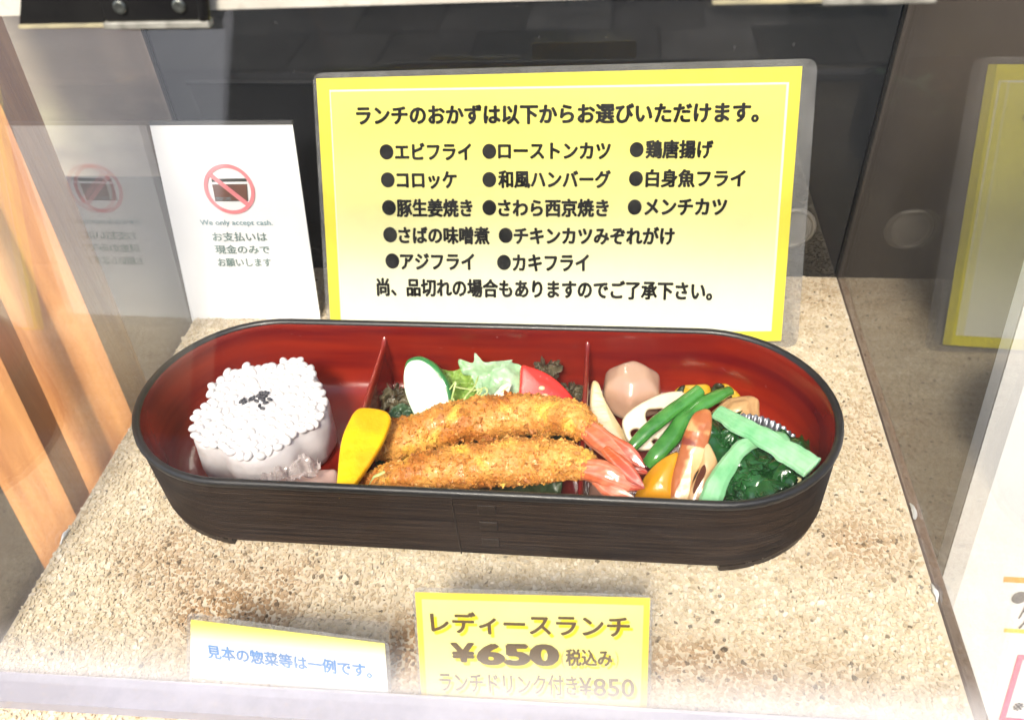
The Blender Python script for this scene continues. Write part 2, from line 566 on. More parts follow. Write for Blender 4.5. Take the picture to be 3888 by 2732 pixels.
def slabpart(fr, parent, pts, w0, w1, m, name):
    v, f = sheet_poly(fr, pts, w0, w1)
    return link(name, mesh(name, local(parent.location, v), f), m, parent)

def rrect(p, r, n=5):
    """rounded polygon from a quad's corners, counter-clockwise"""
    out = []
    m_ = len(p)
    for i in range(m_):
        a = np.array(p[i - 1]); b = np.array(p[i]); c = np.array(p[(i + 1) % m_])
        u = (a - b) / np.linalg.norm(a - b) * r; w = (c - b) / np.linalg.norm(c - b) * r
        for k in range(n + 1):
            t = k / n
            out.append(tuple((b + u) * (1 - t) ** 2 + 2 * b * t * (1 - t) + (b + w) * t * t))
    return out

def ink(name, c, rough=0.5):
    return mat(name, c, (c[0] * .8 + .01, c[1] * .8 + .01, c[2] * .8 + .01), scale=30, rough=rough)
m_black = mat('black_ink', (0.005, 0.005, 0.005), (0.010, 0.010, 0.009), scale=30, rough=0.6, spec=0.12)
m_film = acrylic('laminate_film', tint=(0.985, 0.985, 0.985), dust=0.0, dust_hi=0.02, ior=1.36, rough=0.03, specks=False, dscale=30)

m_film_b = acrylic('laminate_margin', tint=(0.96, 0.96, 0.96), dust=0.10, dust_hi=0.24, dustcol=(0.50, 0.50, 0.50), ior=1.45, rough=0.05, specks=False, dscale=26)
# outside poster ------------------------------------------------------------
frp = (O_, U_, V_, N_)
po = empty('menu_board', (1.2, 0.93, GZ + 0.05), 'white menu board with orange and pink bars outside right of the case', 'board')
TLp, BLp = [(-0.0203,0.6598),(-0.0025,0.0632)]
dd = (np.array(TLp) - np.array(BLp)) / (TLp[1] - BLp[1])
lx = lambda y: BLp[0] + dd[0] * (y - BLp[1])
quad = [(lx(-2.2), -2.2), (1.5, -2.2), (1.5, 1.25), (lx(1.25), 1.25)]
slabpart(frp, po, quad, -0.03, 0.0, m_white, 'panel')
m_strip = mat('clear_edging', (0.55, 0.54, 0.53), (0.66, 0.64, 0.62), scale=4, rough=0.25, spec=0.6)
slabpart(frp, po, [(lx(-2.2), -2.2), (lx(-2.2) + 0.035, -2.2), (lx(1.25) + 0.035, 1.25), (lx(1.25), 1.25)], 0.0015, 0.006, m_strip, 'edging')
m_orange = ink('orange_print', (0.95, 0.42, 0.10)); m_yel2 = ink('yellow_print', (0.92, 0.72, 0.12)); m_pink = ink('pink_print', (0.95, 0.22, 0.36)); m_gry = ink('grey_ink', (0.17, 0.17, 0.19))
ob = [(0.105,0.0829),(0.1391,0.0856),(0.1431,0.0714),(0.1068,0.0684)]
def stretch_r(q, dx=0.45):
    q = [list(p) for p in q]
    q[1][0] += dx; q[2][0] += dx
    q[1][1] = q[0][1]; q[2][1] = q[3][1]
    return q
flat(frp, po, stretch_r(ob), m_orange, 0.002, 'printed_bar')
flat(frp, po, stretch_r([(0.1418,-0.0553),(0.1773,-0.052),(0.1805,-0.0633),(0.1439,-0.0668)]), m_yel2, 0.002, 'printed_bar')
flat(frp, po, [(0.1871,-0.1287),(0.1983,-0.1275),(0.2169,-0.3251),(0.2067,-0.3396)], m_pink, 0.002, 'printed_frame')
flat(frp, po, stretch_r([(0.1871,-0.1287),(0.1983,-0.1275),(0.2019,-0.1404),(0.1888,-0.1418)]), m_pink, 0.0024, 'printed_frame')
flat(frp, po, stretch_r([(0.2053,-0.3253),(0.2512,-0.318),(0.2555,-0.3335),(0.2067,-0.3396)]), m_pink, 0.0024, 'printed_frame')
cb = [(0.1459,0.0302),(0.1328,0.029),(0.1414,0.0466)]
disc_on(frp, po, cb[0], abs(cb[0][0] - cb[1][0]), abs(cb[0][1] - cb[2][1]), m_gry, 0.002)
kk = [(0.1588,-0.0255),(0.1769,-0.0219),(0.2208,-0.2877),(0.2408,-0.2853)]
write(frp, po, 'ク', kk[0], kk[1], 0.075, m_gry, 0.01, 0.002)
write(frp, po, '※', kk[2], kk[3], 0.05, m_gry, 0.008, 0.002)

# ------------------------------------------------------------------ display case
XL, XR, YB = -0.806, 0.449, 1.362
case = empty('display_case', (-0.18, 0.9, -0.05), 'clear acrylic display case with cork floor and black back panel', 'display case')
def cpart(b, name, m, sm=False, parent=None):
    b.v = local(case.location, b.v) if parent is None else b.v
    return b.build(name, m, parent or case, sm)
m_base = mat('stained_wood', (0.16, 0.075, 0.045), (0.09, 0.04, 0.025), scale=5, rough=0.5, stretch=(6, 1, 1), bump=0.2)
b = MB(); b.box(XL - 0.006, XR + 0.022, 0.355, YB + 0.01, -0.05, -0.012, 0.004); cpart(b, 'base_board', m_base)
m_corkb = mat('cork_binder', (0.60, 0.51, 0.38), (0.50, 0.42, 0.30), scale=60, rough=0.85)
b = MB(); b.box(XL + 0.002, XR - 0.002, 0.36, YB - 0.002, -0.0115, -0.001); cork = cpart(b, 'cork_sheet', m_corkb)

# cork granules: flat angular chips pressed into the sheet
def stain(x, y):
    s = 0.0
    for cx, cy, rx, ry, a in STAINS:
        d = (((x - cx) / rx) ** 2 + ((y - cy) / ry) ** 2) * 0.5
        s += a * 1.15 * math.exp(-d * 1.6)
    return s * (0.55 + 1.1 * max(0.0, 0.5 + fbm((x, y, 3.0), 7.0, 4.0)))
STAINS = [tuple(q) for q in (
    (-0.468, 0.6038, 0.11, 0.06, 0.75),
    (-0.629, 0.6507, 0.07, 0.05, 0.45),
    (-0.2502, 0.52, 0.045, 0.045, 1.3),
    (-0.5283, 0.5583, 0.06, 0.04, 0.5),
    (0.3613, 0.736, 0.08, 0.05, 0.5),
    (0.1767, 0.5226, 0.13, 0.05, 0.75),
    (0.4159, 0.9128, 0.07, 0.13, 0.35),
    (0.4199, 1.2774, 0.10, 0.09, 0.35),
)]
step = 0.0049
V_list = []; F_list = []; C_list = []; vc = 0
ys = np.arange(0.364, YB - 0.004, step * 0.82)
pal = np.array([(0.68, 0.60, 0.46), (0.62, 0.535, 0.39), (0.73, 0.66, 0.54), (0.56, 0.47, 0.33), (0.65, 0.565, 0.43)])
for yi, y0 in enumerate(ys):
    xs = np.arange(XL + 0.006, XR - 0.006, step)
    for x0 in xs:
        x = x0 + rng.uniform(-.8, .8) * step
        y = y0 + rng.uniform(-.8, .8) * step
        x = max(x, XL + 0.004); y = max(y, 0.363)
        if x > XR - 0.005 or y > YB - 0.005: continue
        r = step * (rng.uniform(0.38, 0.95) if rng.random() < 0.93 else rng.uniform(0.95, 1.35))
        el = rng.uniform(0.5, 1.0); ro = rng.uniform(0, math.pi)
        k = 6 if rng.random() < 0.6 else 5
        a = np.linspace(0, 2 * math.pi, k, endpoint=False) + rng.uniform(-.3, .3, k)
        rr = r * rng.uniform(0.75, 1.1, k)
        px = np.cos(a) * rr; py = np.sin(a) * rr * el
        qx = px * math.cos(ro) - py * math.sin(ro); qy = px * math.sin(ro) + py * math.cos(ro)
        tx, ty = rng.normal(0, 0.13, 2)
        z = rng.uniform(-0.0012, 0.0011)
        top = np.stack([x + qx * 0.8, y + qy * 0.8, z + 0.0006 + qx * tx + qy * ty], 1)
        bot = np.stack([x + qx, y + qy, np.full(k, -0.0022)], 1)
        V_list.append(top); V_list.append(bot)
        F_list.append(tuple(vc + i for i in range(k)))
        for i in range(k):
            j = (i + 1) % k
            F_list.append((vc + i, vc + k + i, vc + k + j, vc + j))
        base = pal[rng.integers(0, 5)] * rng.uniform(0.90, 1.06)
        st_ = min(1.2, stain(x, y))
        base = base * (1 - np.minimum(0.85, st_ * np.array((0.34, 0.48, 0.60))))
        if rng.random() < 0.010 + 0.06 * st_: base = base * rng.uniform(0.25, 0.5)
        C_list.append(np.repeat(base[None, :], 2 * k, 0))
        vc += 2 * k
m_cork = mat('cork_granule', (1, 1, 1), (0.82, 0.78, 0.72), scale=45, rough=0.8, attr='Col', spec=0.25)
V_a = np.concatenate(V_list) - np.array(case.location)[None, :]
gr = link('cork_granules', mesh('cork_granules', V_a, F_list, np.concatenate(C_list)), m_cork, case)
gr['kind'] = 'stuff'

# panels
m_side_l = acrylic('left_acrylic', dust=0.012, dust_hi=0.05, dustcol=(0.5, 0.48, 0.46), dscale=5, ior=1.72, low=(0.10, 0.18))
m_side_r = acrylic('right_acrylic', dust=0.02, dust_hi=0.10, dustcol=(0.36, 0.31, 0.26), dscale=6, ior=1.52, low=(0.10, 0.14))
m_lid = acrylic('lid_acrylic', dust=0.0, dust_hi=0.008, dustcol=(0.85, 0.85, 0.87), dscale=3, ior=1.38, low=(0.15, 0.42), specks=False)
def side_panel(x0, x1, m):
    prof = [(0.40, -0.008), (YB, -0.008), (YB, 0.77), (0.765, 0.77)]
    v = [(x0, y, z) for y, z in prof] + [(x1, y, z) for y, z in prof]
    b = MB(); b.add(v, [(0, 3, 2, 1), (4, 5, 6, 7), (0, 1, 5, 4), (1, 2, 6, 5), (2, 3, 7, 6), (3, 0, 4, 7)])
    return cpart(b, 'side_panel', m)
side_panel(XL - 0.007, XL, m_side_l)
side_panel(XR, XR + 0.007, m_side_r)
m_back = mat('black_gloss_panel', (0.006, 0.008, 0.010), (0.010, 0.011, 0.013), scale=3, rough=0.02, spec=1.0, wear=((0.10, 0.10, 0.10), 60, 0.70, 0.78, 0.35), bdist=0.001)
b = MB(); b.box(XL + 0.001, XR - 0.001, YB, YB + 0.014, 0.0, 0.77); cpart(b, 'back_panel', m_back)
b = MB(); b.box(XL - 0.012, XR + 0.012, 0.802, YB + 0.014, 0.772, 0.782); cpart(b, 'roof_panel', acrylic('roof_acrylic', dust=0.02, dust_hi=0.08, specks=False))
# thin black sealing beads up the back corners
m_seal = mat('black_seal', (0.008, 0.008, 0.008), rough=0.4)
for x in (XL + 0.003, XR - 0.003):
    b = MB(); b.box(x - 0.0028, x + 0.0028, YB - 0.0065, YB - 0.001, 0.003, 0.768, 0.0012); cpart(b, 'corner_seal', m_seal)
# slanted front lid
lo_y, hi_y, t_ = 0.452, 0.762, 0.010
b = MB()
b.hexa([(XL, lo_y - t_, 0.006), (XR, lo_y - t_ + 0.018, 0.006), (XR, lo_y + 0.018, 0.006), (XL, lo_y, 0.006),
        (XL, hi_y - t_, 0.745), (XR, hi_y - t_, 0.745), (XR, hi_y, 0.745), (XL, hi_y, 0.745)])
cpart(b, 'front_lid', m_lid)
m_bar = acrylic('frosted_bar', tint=(0.92, 0.93, 0.96), dust=0.45, dust_hi=0.70, dustcol=(0.42, 0.42, 0.48), dscale=7, rough=0.2, specks=False)
b = MB()
b.hexa([(XL + .002, 0.408, 0.0015), (XR - .002, 0.430, 0.0015), (XR - .002, 0.472, 0.0015), (XL + .002, 0.450, 0.0015),
        (XL + .002, 0.410, 0.018), (XR - .002, 0.432, 0.018), (XR - .002, 0.470, 0.018), (XL + .002, 0.448, 0.018)])
cpart(b, 'lid_bar', m_bar)
# top strip
m_cream = mat('cream_strip', (0.62, 0.61, 0.54), (0.50, 0.48, 0.42), scale=12, rough=0.5, wear=((0.30, 0.28, 0.22), 60, 0.6, 0.75, 0.6))
b = MB(); b.hexa([(XL - 0.012, 0.746, 0.7385), (XR + 0.012, 0.746, 0.7500), (XR + 0.012, 0.80, 0.7500), (XL - 0.012, 0.80, 0.7385),
                  (XL - 0.012, 0.746, 0.757), (XR + 0.012, 0.746, 0.757), (XR + 0.012, 0.80, 0.757), (XL - 0.012, 0.80, 0.757)]); cpart(b, 'top_strip', m_cream)
# glue beads at the side panel feet
m_glue = mat('dried_glue', (0.75, 0.75, 0.72), (0.6, 0.6, 0.58), scale=20, rough=0.4)
for x, y in ((XL + 0.004, 0.668), (XR - 0.003, 0.655), (XR + 0.002, 0.79)):
    b = MB()
    vf = tube([(x, y - 0.012, 0.0), (x + 0.001, y - 0.004, 0.004), (x, y + 0.005, 0.004), (x, y + 0.016, 0.001)], [0.001, 0.0022, 0.0026, 0.0010], 8, 10, noise_amp=0.002, nscale=90)
    part_mesh('glue_bead', vf, m_glue, case)
# hinges
m_hinge = mat('black_metal', (0.012, 0.012, 0.013), (0.02, 0.02, 0.02), scale=20, rough=0.38, metal=0.5, bump=0.1, bscale=60)
m_brass = mat('worn_cream_edge', (0.46, 0.42, 0.26), (0.28, 0.26, 0.18), scale=50, rough=0.45)
m_edge2 = mat('worn_grey_edge', (0.34, 0.34, 0.30), (0.16, 0.16, 0.14), scale=60, rough=0.5)
m_screw = mat('screw_steel', (0.22, 0.24, 0.22), (0.12, 0.13, 0.12), scale=40, rough=0.35, metal=0.8)
def hinge(xa, xb, split, dz):
    y = 0.737
    xs_ = xa + (xb - xa) * split
    lean = 0.018
    hb = MB()
    hb.hexa(local(case.location, [(xa, y, 0.733), (xs_, y, 0.733), (xs_, y + 0.006, 0.733), (xa, y + 0.006, 0.733),
                                  (xa + lean, y, 0.766), (xs_ + 0.006, y, 0.766), (xs_ + 0.006, y + 0.006, 0.766), (xa + lean, y + 0.006, 0.766)]))
    h = hb.build('hinge', m_hinge, case)
    h.location.z = dz
    b2 = MB(); b2.box(xs_ + 0.003, xb, y - 0.004, y + 0.006, 0.735, 0.766, 0.002); b2.v = local(case.location, b2.v)
    b2.build('leaf', m_hinge, h)
    b2 = MB(); b2.box(xa, xs_, y - 0.003, y + 0.004, 0.7300, 0.7328); b2.v = local(case.location, b2.v); b2.build('edge_strip', m_brass, h)
    b2 = MB(); b2.box(xs_, xb + 0.001, y - 0.006, y + 0.005, 0.7285, 0.7345, 0.001); b2.v = local(case.location, b2.v); b2.build('edge_strip', m_edge2, h)
    for fx in (0.22, 0.78):
        x = xs_ + (xb - xs_) * fx
        n = 20; v = []; f = []
        prof = [(0.0062, -0.0042), (0.0060, -0.0062), (0.0046, -0.0072), (0.0030, -0.0068), (0.0, -0.0066)]
        for r, dy in prof:
            for k in range(n):
                a = 2 * math.pi * k / n
                v.append((x + r * math.cos(a), y + dy, 0.7485 + r * math.sin(a)))
        for i in range(len(prof) - 1):
            for k in range(n):
                f.append((i * n + k, i * n + (k + 1) % n, (i + 1) * n + (k + 1) % n, (i + 1) * n + k))
        link('screw', mesh('screw', local(case.location, v), f), m_screw, h, True)
    vf = tube([(xb - 0.004, y - 0.001, 0.735), (xb + 0.002, y - 0.001, 0.762), (xb + 0.004, y - 0.001, 0.768)], [0.0055, 0.006, 0.006], 14, 10)
    v = local(case.location, vf[0]); link('barrel', mesh('barrel', v, vf[1]), m_hinge, h, True)
hinge(-0.556, -0.368, 0.46, 0.003)
hinge(0.083, 0.262, 0.5, 0.013)
# round louvre vent in the back panel
vc_ = (0.345, YB - 0.001, 0.112)
m_ring = mat('vent_ring', (0.24, 0.22, 0.19), (0.17, 0.155, 0.13), scale=20, rough=0.35, metal=0.3)
n = 48; v = []; f = []
prof = [(0.0345, 0.0), (0.0345, 0.004), (0.036, 0.006), (0.040, 0.006), (0.0425, 0.003), (0.0430, 0.0)]
for r, d in prof:
    for k in range(n):
        a = 2 * math.pi * k / n
        v.append((vc_[0] + r * math.cos(a), vc_[1] - d, vc_[2] + r * math.sin(a)))
for i in range(len(prof) - 1):
    for k in range(n):
        f.append((i * n + k, (i + 1) * n + k, (i + 1) * n + (k + 1) % n, i * n + (k + 1) % n))
vent = link('air_vent', mesh('air_vent', local(case.location, v), f), m_ring, case, True)
vb = []
for k in range(28): vb.append((vc_[0] + 0.0345 * math.cos(2 * math.pi * k / 28), vc_[1] - 0.0008, vc_[2] + 0.0345 * math.sin(2 * math.pi * k / 28)))
link('backing_disc', mesh('backing_disc', local(case.location, vb), [tuple(range(28))]), mat('vent_backing', (0.10, 0.075, 0.05), (0.07, 0.05, 0.035), rough=0.7), vent)
b = MB()
for k in range(-8, 9):
    h = math.sqrt(max(0, 0.0345 ** 2 - (k * 0.004) ** 2))
    b.box(vc_[0] + k * 0.004 - 0.0007, vc_[0] + k * 0.004 + 0.0007, vc_[1] - 0.0035, vc_[1] - 0.0020, vc_[2] - h, vc_[2] + h)
    b.box(vc_[0] - h, vc_[0] + h, vc_[1] - 0.0028, vc_[1] - 0.0014, vc_[2] + k * 0.004 - 0.0007, vc_[2] + k * 0.004 + 0.0007)
b.v = local(case.location, b.v)
b.build('mesh_screen', mat('screen_wire', (0.30, 0.28, 0.25), (0.2, 0.19, 0.17), scale=30, rough=0.5), vent)

# ------------------------------------------------------------------ signs inside
m_sheet_y = None
def paper_grad(name, c_top, c_bot, height, axis_o, V, lo=0.1, hi=0.9):
    """printed gradient: colour set by the place on the paper (height along its own v direction)"""
    m, nt, out = new_mat(name)
    L = nt.links.new
    p = N(nt, "ShaderNodeBsdfPrincipled"); p.inputs['Roughness'].default_value = 0.45
    tc = N(nt, "ShaderNodeTexCoord")
    dt = N(nt, "ShaderNodeVectorMath", operation='DOT_PRODUCT'); dt.inputs[1].default_value = V
    L(tc.outputs['Object'], dt.inputs[0])
    mr = N(nt, "ShaderNodeMapRange"); mr.interpolation_type = 'SMOOTHSTEP'
    mr.inputs['From Min'].default_value = height * lo + axis_o; mr.inputs['From Max'].default_value = height * hi + axis_o
    L(dt.outputs['Value'], mr.inputs['Value'])
    nn = N(nt, "ShaderNodeTexNoise"); nn.inputs['Scale'].default_value = 60; L(tc.outputs['Object'], nn.inputs['Vector'])
    mx = N(nt, "ShaderNodeMix", data_type='RGBA'); mx.inputs[6].default_value = rgba(c_bot); mx.inputs[7].default_value = rgba(c_top)
    L(mr.outputs[0], mx.inputs[0])
    L(mx.outputs[2], p.inputs['Base Color'])
    bp = N(nt, "ShaderNodeBump"); bp.inputs['Strength'].default_value = 0.15; bp.inputs['Distance'].default_value = 0.0005
    L(nn.outputs['Fac'], bp.inputs['Height']); L(bp.outputs[0], p.inputs['Normal'])
    L(p.outputs[0], out.inputs['Surface'])
    return m

# --- large yellow menu sign, leaning on the back panel
fy = ((-0.523,1.143,0.002),(1.0,0.0047,0.0),(-0.002,0.435,0.9004),(0.0042,-0.9004,0.435))
ysign = empty('menu_sign', fy[0], 'large laminated yellow side dish menu leaning on the black back panel', 'sign')
film_q = [(0.0083,0.4706),(0.8537,0.4832),(0.8646,-0.0008),(0.0006,-0.035)]
pap_q = [(0.0149,0.4614),(0.8302,0.4714),(0.8353,0.0106),(0.0087,-0.0276)]
Vt = fy[2]
def ccw(q): return list(reversed(q))
slabpart(fy, ysign, rrect(ccw(film_q), 0.02), -0.0016, -0.0008, m_film_b, 'laminate')
pap = slabpart(fy, ysign, ccw(pap_q), -0.0007, 0.0, mat('yellow_card', (0.80, 0.72, 0.045), (0.76, 0.68, 0.05), scale=3, rough=0.5), 'paper')
inn = [(0.0372,0.4425),(0.8114,0.4471),(0.8168,0.0279),(0.0295,0.0013)]
inn2 = [(0.0391,0.4393),(0.8075,0.4438),(0.8127,0.0313),(0.0326,0.0056)]
H_ = inn[0][1] - inn[3][1]
flat(fy, ysign, inn, mat('border_white', (0.82, 0.81, 0.66), (0.78, 0.77, 0.62), rough=0.5), 0.0006, 'border_line')
flat(fy, ysign, inn2, paper_grad('yellow_gradient', (0.80, 0.745, 0.15), (0.82, 0.82, 0.72), H_, inn[3][1], Vt, -0.12, 0.90), 0.0012, 'gradient_field')
rows = [
    ('ランチのおかずは以下からお選びいただけます。', (280, 262), (1945, 248), 84),
    ('エビフライ', (440, 412), (752, 412), 76), ('ローストンカツ', (868, 408), (1330, 408), 76), ('鶏唐揚げ', (1480, 402), (1755, 402), 76),
    ('コロッケ', (447, 528), (692, 528), 76), ('和風ハンバーグ', (868, 526), (1330, 526), 74), ('白身魚フライ', (1480, 522), (1888, 522), 74),
    ('豚生姜焼き', (447, 645), (757, 645), 74), ('さわら西京焼き', (868, 645), (1322, 645), 74), ('メンチカツ', (1475, 640), (1812, 640), 76),
    ('さばの味噌煮', (455, 757), (828, 760), 72), ('チキンカツみぞれがけ', (933, 760), (1595, 762), 74),
    ('アジフライ', (462, 866), (765, 868), 74), ('カキフライ', (928, 872), (1240, 872), 76),
    ('尚、品切れの場合もありますのでご了承下さい。', (365, 972), (1752, 990), 76)]
row_uv = [[(0.0839,0.3993),(0.7659,0.4003),(0.4336,0.4162),(0.4339,0.3833)],[(0.1496,0.338),(0.2832,0.3377),(0.2173,0.3534),(0.2162,0.3223)],[(0.3322,0.3393),(0.5238,0.3389),(0.4286,0.3543),(0.4289,0.3237)],[(0.5848,0.3411),(0.6952,0.3409),(0.6395,0.356),(0.641,0.3259)],[(0.1504,0.2899),(0.2565,0.2901),(0.2042,0.3058),(0.2031,0.2741)],[(0.3317,0.291),(0.5251,0.2913),(0.429,0.3063),(0.4292,0.2759)],[(0.5867,0.293),(0.7513,0.2932),(0.6687,0.308),(0.6704,0.2782)],[(0.1481,0.2404),(0.2833,0.2411),(0.2166,0.2565),(0.2155,0.225)],[(0.3311,0.2414),(0.5231,0.2424),(0.4277,0.2573),(0.4279,0.2264)],[(0.5865,0.2448),(0.7241,0.2455),(0.6549,0.2607),(0.6565,0.2295)],[(0.1494,0.1922),(0.3132,0.1923),(0.2322,0.2078),(0.2313,0.1767)],[(0.3587,0.1927),(0.6383,0.1944),(0.4996,0.2092),(0.5003,0.1778)],[(0.1503,0.1444),(0.2849,0.1452),(0.2184,0.161),(0.2174,0.1284)],[(0.3562,0.1443),(0.4907,0.146),(0.4237,0.1616),(0.4239,0.1286)],[(0.104,0.0963),(0.7088,0.098),(0.4129,0.114),(0.4131,0.0803)]]
for (txt, a_, b_, h_), q in zip(rows, row_uv):
    write(fy, ysign, txt, q[0], q[1], abs(q[2][1] - q[3][1]) * 1.04, m_black, 0.050, 0.0018)
bul = [[(0.1336,0.338),(0.1462,0.338),(0.1343,0.3512)],[(0.3158,0.3385),(0.328,0.3385),(0.316,0.3514)],[(0.5686,0.3408),(0.5804,0.3407),(0.5681,0.3535)],[(0.1334,0.2899),(0.146,0.2899),(0.134,0.3032)],[(0.3151,0.2906),(0.3274,0.2906),(0.3153,0.3038)],[(0.5691,0.2926),(0.581,0.2926),(0.5686,0.3055)],[(0.1331,0.2412),(0.1459,0.2413),(0.1338,0.2548)],[(0.3144,0.2421),(0.3268,0.2422),(0.3146,0.2556)],[(0.5687,0.2443),(0.5807,0.2443),(0.5683,0.2575)],[(0.1329,0.1929),(0.1458,0.193),(0.1336,0.2068)],[(0.3431,0.1935),(0.3557,0.1936),(0.3433,0.2071)],[(0.1346,0.1451),(0.1476,0.1452),(0.1353,0.1592)],[(0.3396,0.145),(0.3523,0.1451),(0.3398,0.1589)]]
for q in bul:
    disc_on(fy, ysign, q[0], abs(q[1][0] - q[0][0]), abs(q[2][1] - q[0][1]), m_black, 0.0018)
slabpart(fy, ysign, rrect(ccw(film_q), 0.02), 0.0024, 0.0032, m_film, 'laminate')

# --- white cash-only sign in an acrylic stand
fw = ((-0.803,1.19,0.004),(0.9998,0.0194,0.0),(-0.0044,0.2288,0.9735),(0.0189,-0.9733,0.2288))
wsign = empty('payment_sign', fw[0], 'white acrylic stand sign saying only cash is accepted, standing by the left panel', 'sign')
wq = [(0.0021,0.3719),(0.2599,0.37),(0.2533,-0.0064),(-0.0084,-0.0125)]
slabpart(fw, wsign, ccw(wq), -0.008, -0.0012, acrylic('clear_block', dust=0.0, dust_hi=0.02, specks=False), 'acrylic_back')
slabpart(fw, wsign, ccw(wq), -0.001, 0.0, mat('white_print', (0.84, 0.84, 0.84), (0.80, 0.80, 0.80), rough=0.4), 'card')
tw = wq
m_dkedge = mat('grey_edge', (0.08, 0.08, 0.08), rough=0.3)
eT = [(tw[0][0], tw[0][1]), (tw[1][0], tw[1][1]), (tw[1][0], tw[1][1] + 0.006), (tw[0][0], tw[0][1] + 0.006)]
slabpart(fw, wsign, eT, -0.008, 0.001, m_dkedge, 'top_edge')
# foot of the stand
b = MB(); b.box(-0.80, -0.547, 1.16, 1.29, 0.002, 0.008); b.v = local(wsign.location, b.v); b.build('foot', m_film, wsign)
m_red = ink('red_print', (0.85, 0.26, 0.28)); m_brown = ink('brown_print', (0.17, 0.075, 0.05)); m_dk = ink('dark_print', (0.06, 0.06, 0.055)); m_teal = ink('pale_teal_ink', (0.22, 0.38, 0.42)); m_gr2 = ink('pale_green_grey_ink', (0.22, 0.31, 0.29))
ic = [(0.1239,0.2566),(0.1709,0.2564),(0.1335,0.3029)]
card = [(0.0937,0.2758),(0.1599,0.2762),(0.1546,0.2339),(0.0924,0.2341)]
card2 = [(0.0931,0.2648),(0.1577,0.2653),(0.1532,0.2356),(0.0936,0.2354)]
card1 = [(0.0929,0.2699),(0.1591,0.2703),(0.1587,0.2661),(0.0928,0.2657)]
flat(fw, wsign, card, m_dk, 0.0008, 'card_picture')
flat(fw, wsign, card1, m_white, 0.0012, 'card_picture_stripe')
flat(fw, wsign, card2, m_brown, 0.0012, 'card_picture_field')
ctx = [(0.0948,0.2393),(0.1233,0.2392),(0.0658,0.1984),(0.0636,0.1882)]
write(fw, wsign, 'CREDIT CARD', ctx[0], ctx[1], 0.008, m_teal, 0.0, 0.0016)
rx_, ry_ = abs(ic[1][0] - ic[0][0]), abs(ic[2][1] - ic[0][1])
disc_on(fw, wsign, ic[0], rx_, ry_, m_red, 0.0020, 'prohibition_ring', 0.85, 64)
slash = [(0.0903,0.2816),(0.0966,0.287),(0.1569,0.2305),(0.1506,0.2244)]
flat(fw, wsign, slash, m_red, 0.0024, 'prohibition_bar')
wl = [[(0.0548,0.1945),(0.1928,0.1939),(0.1256,0.2014),(0.1227,0.1873)],[(0.0728,0.1659),(0.1769,0.1659),(0.1269,0.1753),(0.1231,0.1565)],[(0.0723,0.1409),(0.1775,0.1407),(0.1269,0.1501),(0.1233,0.1319)],[(0.0721,0.1151),(0.176,0.115),(0.1261,0.1245),(0.1224,0.106)]]
for txt, q, mm, of in zip(('We only accept cash.', 'お支払いは', '現金のみで', 'お願いします'), wl, (m_teal, m_gr2, m_gr2, m_gr2), (0.006, 0.02, 0.02, 0.02)):
    write(fw, wsign, txt, q[0], q[1], abs(q[2][1] - q[3][1]), mm, of, 0.0016)

# --- small sample notice, front left
fs = ((-0.514,0.472,0.014),(0.9997,-0.023,0.0),(0.0071,0.308,0.9514),(-0.0219,-0.9511,0.3081))
ssign = empty('sample_notice', fs[0], 'small laminated notice with blue lettering at the front left of the cork', 'sign')
sf = [(0.0084,0.0931),(0.2644,0.0747),(0.2621,-0.0084),(-0.0149,-0.0276)]
sp = [(0.0118,0.0824),(0.2589,0.0718),(0.2573,-0.009),(-0.0097,-0.027)]
slabpart(fs, ssign, rrect(ccw(sf), 0.01), -0.0016, -0.0008, m_film_b, 'laminate')
Hs = sp[0][1] - sp[3][1]
slabpart(fs, ssign, ccw(sp), -0.0007, 0.0, paper_grad('pale_yellow_gradient', (0.84, 0.78, 0.12), (0.85, 0.85, 0.85), Hs, sp[3][1], fs[2], 0.55, 1.0), 'paper')
sl4 = [(0.0255,0.0339),(0.2389,0.0258),(0.1404,0.0435),(0.1375,0.0206)]
write(fs, ssign, '見本の惣菜等は一例です。', sl4[0], sl4[1], abs(sl4[2][1] - sl4[3][1]) * 1.05, ink('blue_print', (0.03, 0.22, 0.58)), 0.035, 0.0008)
slabpart(fs, ssign, rrect(ccw(sf), 0.01), 0.0014, 0.002, m_film, 'laminate')
sb = [(0.1369,0.0895),(0.2629,0.0937),(0.2568,-0.006),(0.1262,-0.01)]
slabpart(fs, ssign, rrect(ccw(sb), 0.008), -0.014, -0.010, acrylic('clear_stand', tint=(0.93, 0.93, 0.93), dust=0.02, dust_hi=0.08, specks=False), 'stand_back')

# --- price sign, front centre
fp = ((-0.212,0.474,0.014),(0.9999,0.0144,0.0),(-0.0057,0.3935,0.9193),(0.0133,-0.9192,0.3935))
psign = empty('price_sign', fp[0], 'yellow laminated price sign for the ladies lunch at the front centre of the cork', 'sign')
pf = [(-0.0073,0.1411),(0.2763,0.1454),(0.2804,-0.0216),(-0.0078,-0.0221)]
pp = [(-0.0041,0.1345),(0.2735,0.1419),(0.2755,-0.0208),(-0.004,-0.0205)]
pi = [(0.0036,0.1259),(0.2665,0.1321),(0.2676,-0.0177),(0.0028,-0.0158)]
slabpart(fp, psign, rrect(ccw(pf), 0.012), -0.0016, -0.0008, m_film_b, 'laminate')
m_y3 = mat('warm_yellow_print', (0.86, 0.68, 0.07), (0.82, 0.62, 0.06), scale=6, rough=0.5)
m_y4 = mat('light_yellow_print', (0.84, 0.80, 0.30), (0.82, 0.78, 0.26), scale=6, rough=0.5)
m_y5 = ink('strong_yellow_print', (0.85, 0.72, 0.0)); m_br = ink('brown_ink', (0.11, 0.062, 0.022)); m_br2 = ink('soft_brown_ink', (0.15, 0.09, 0.035))
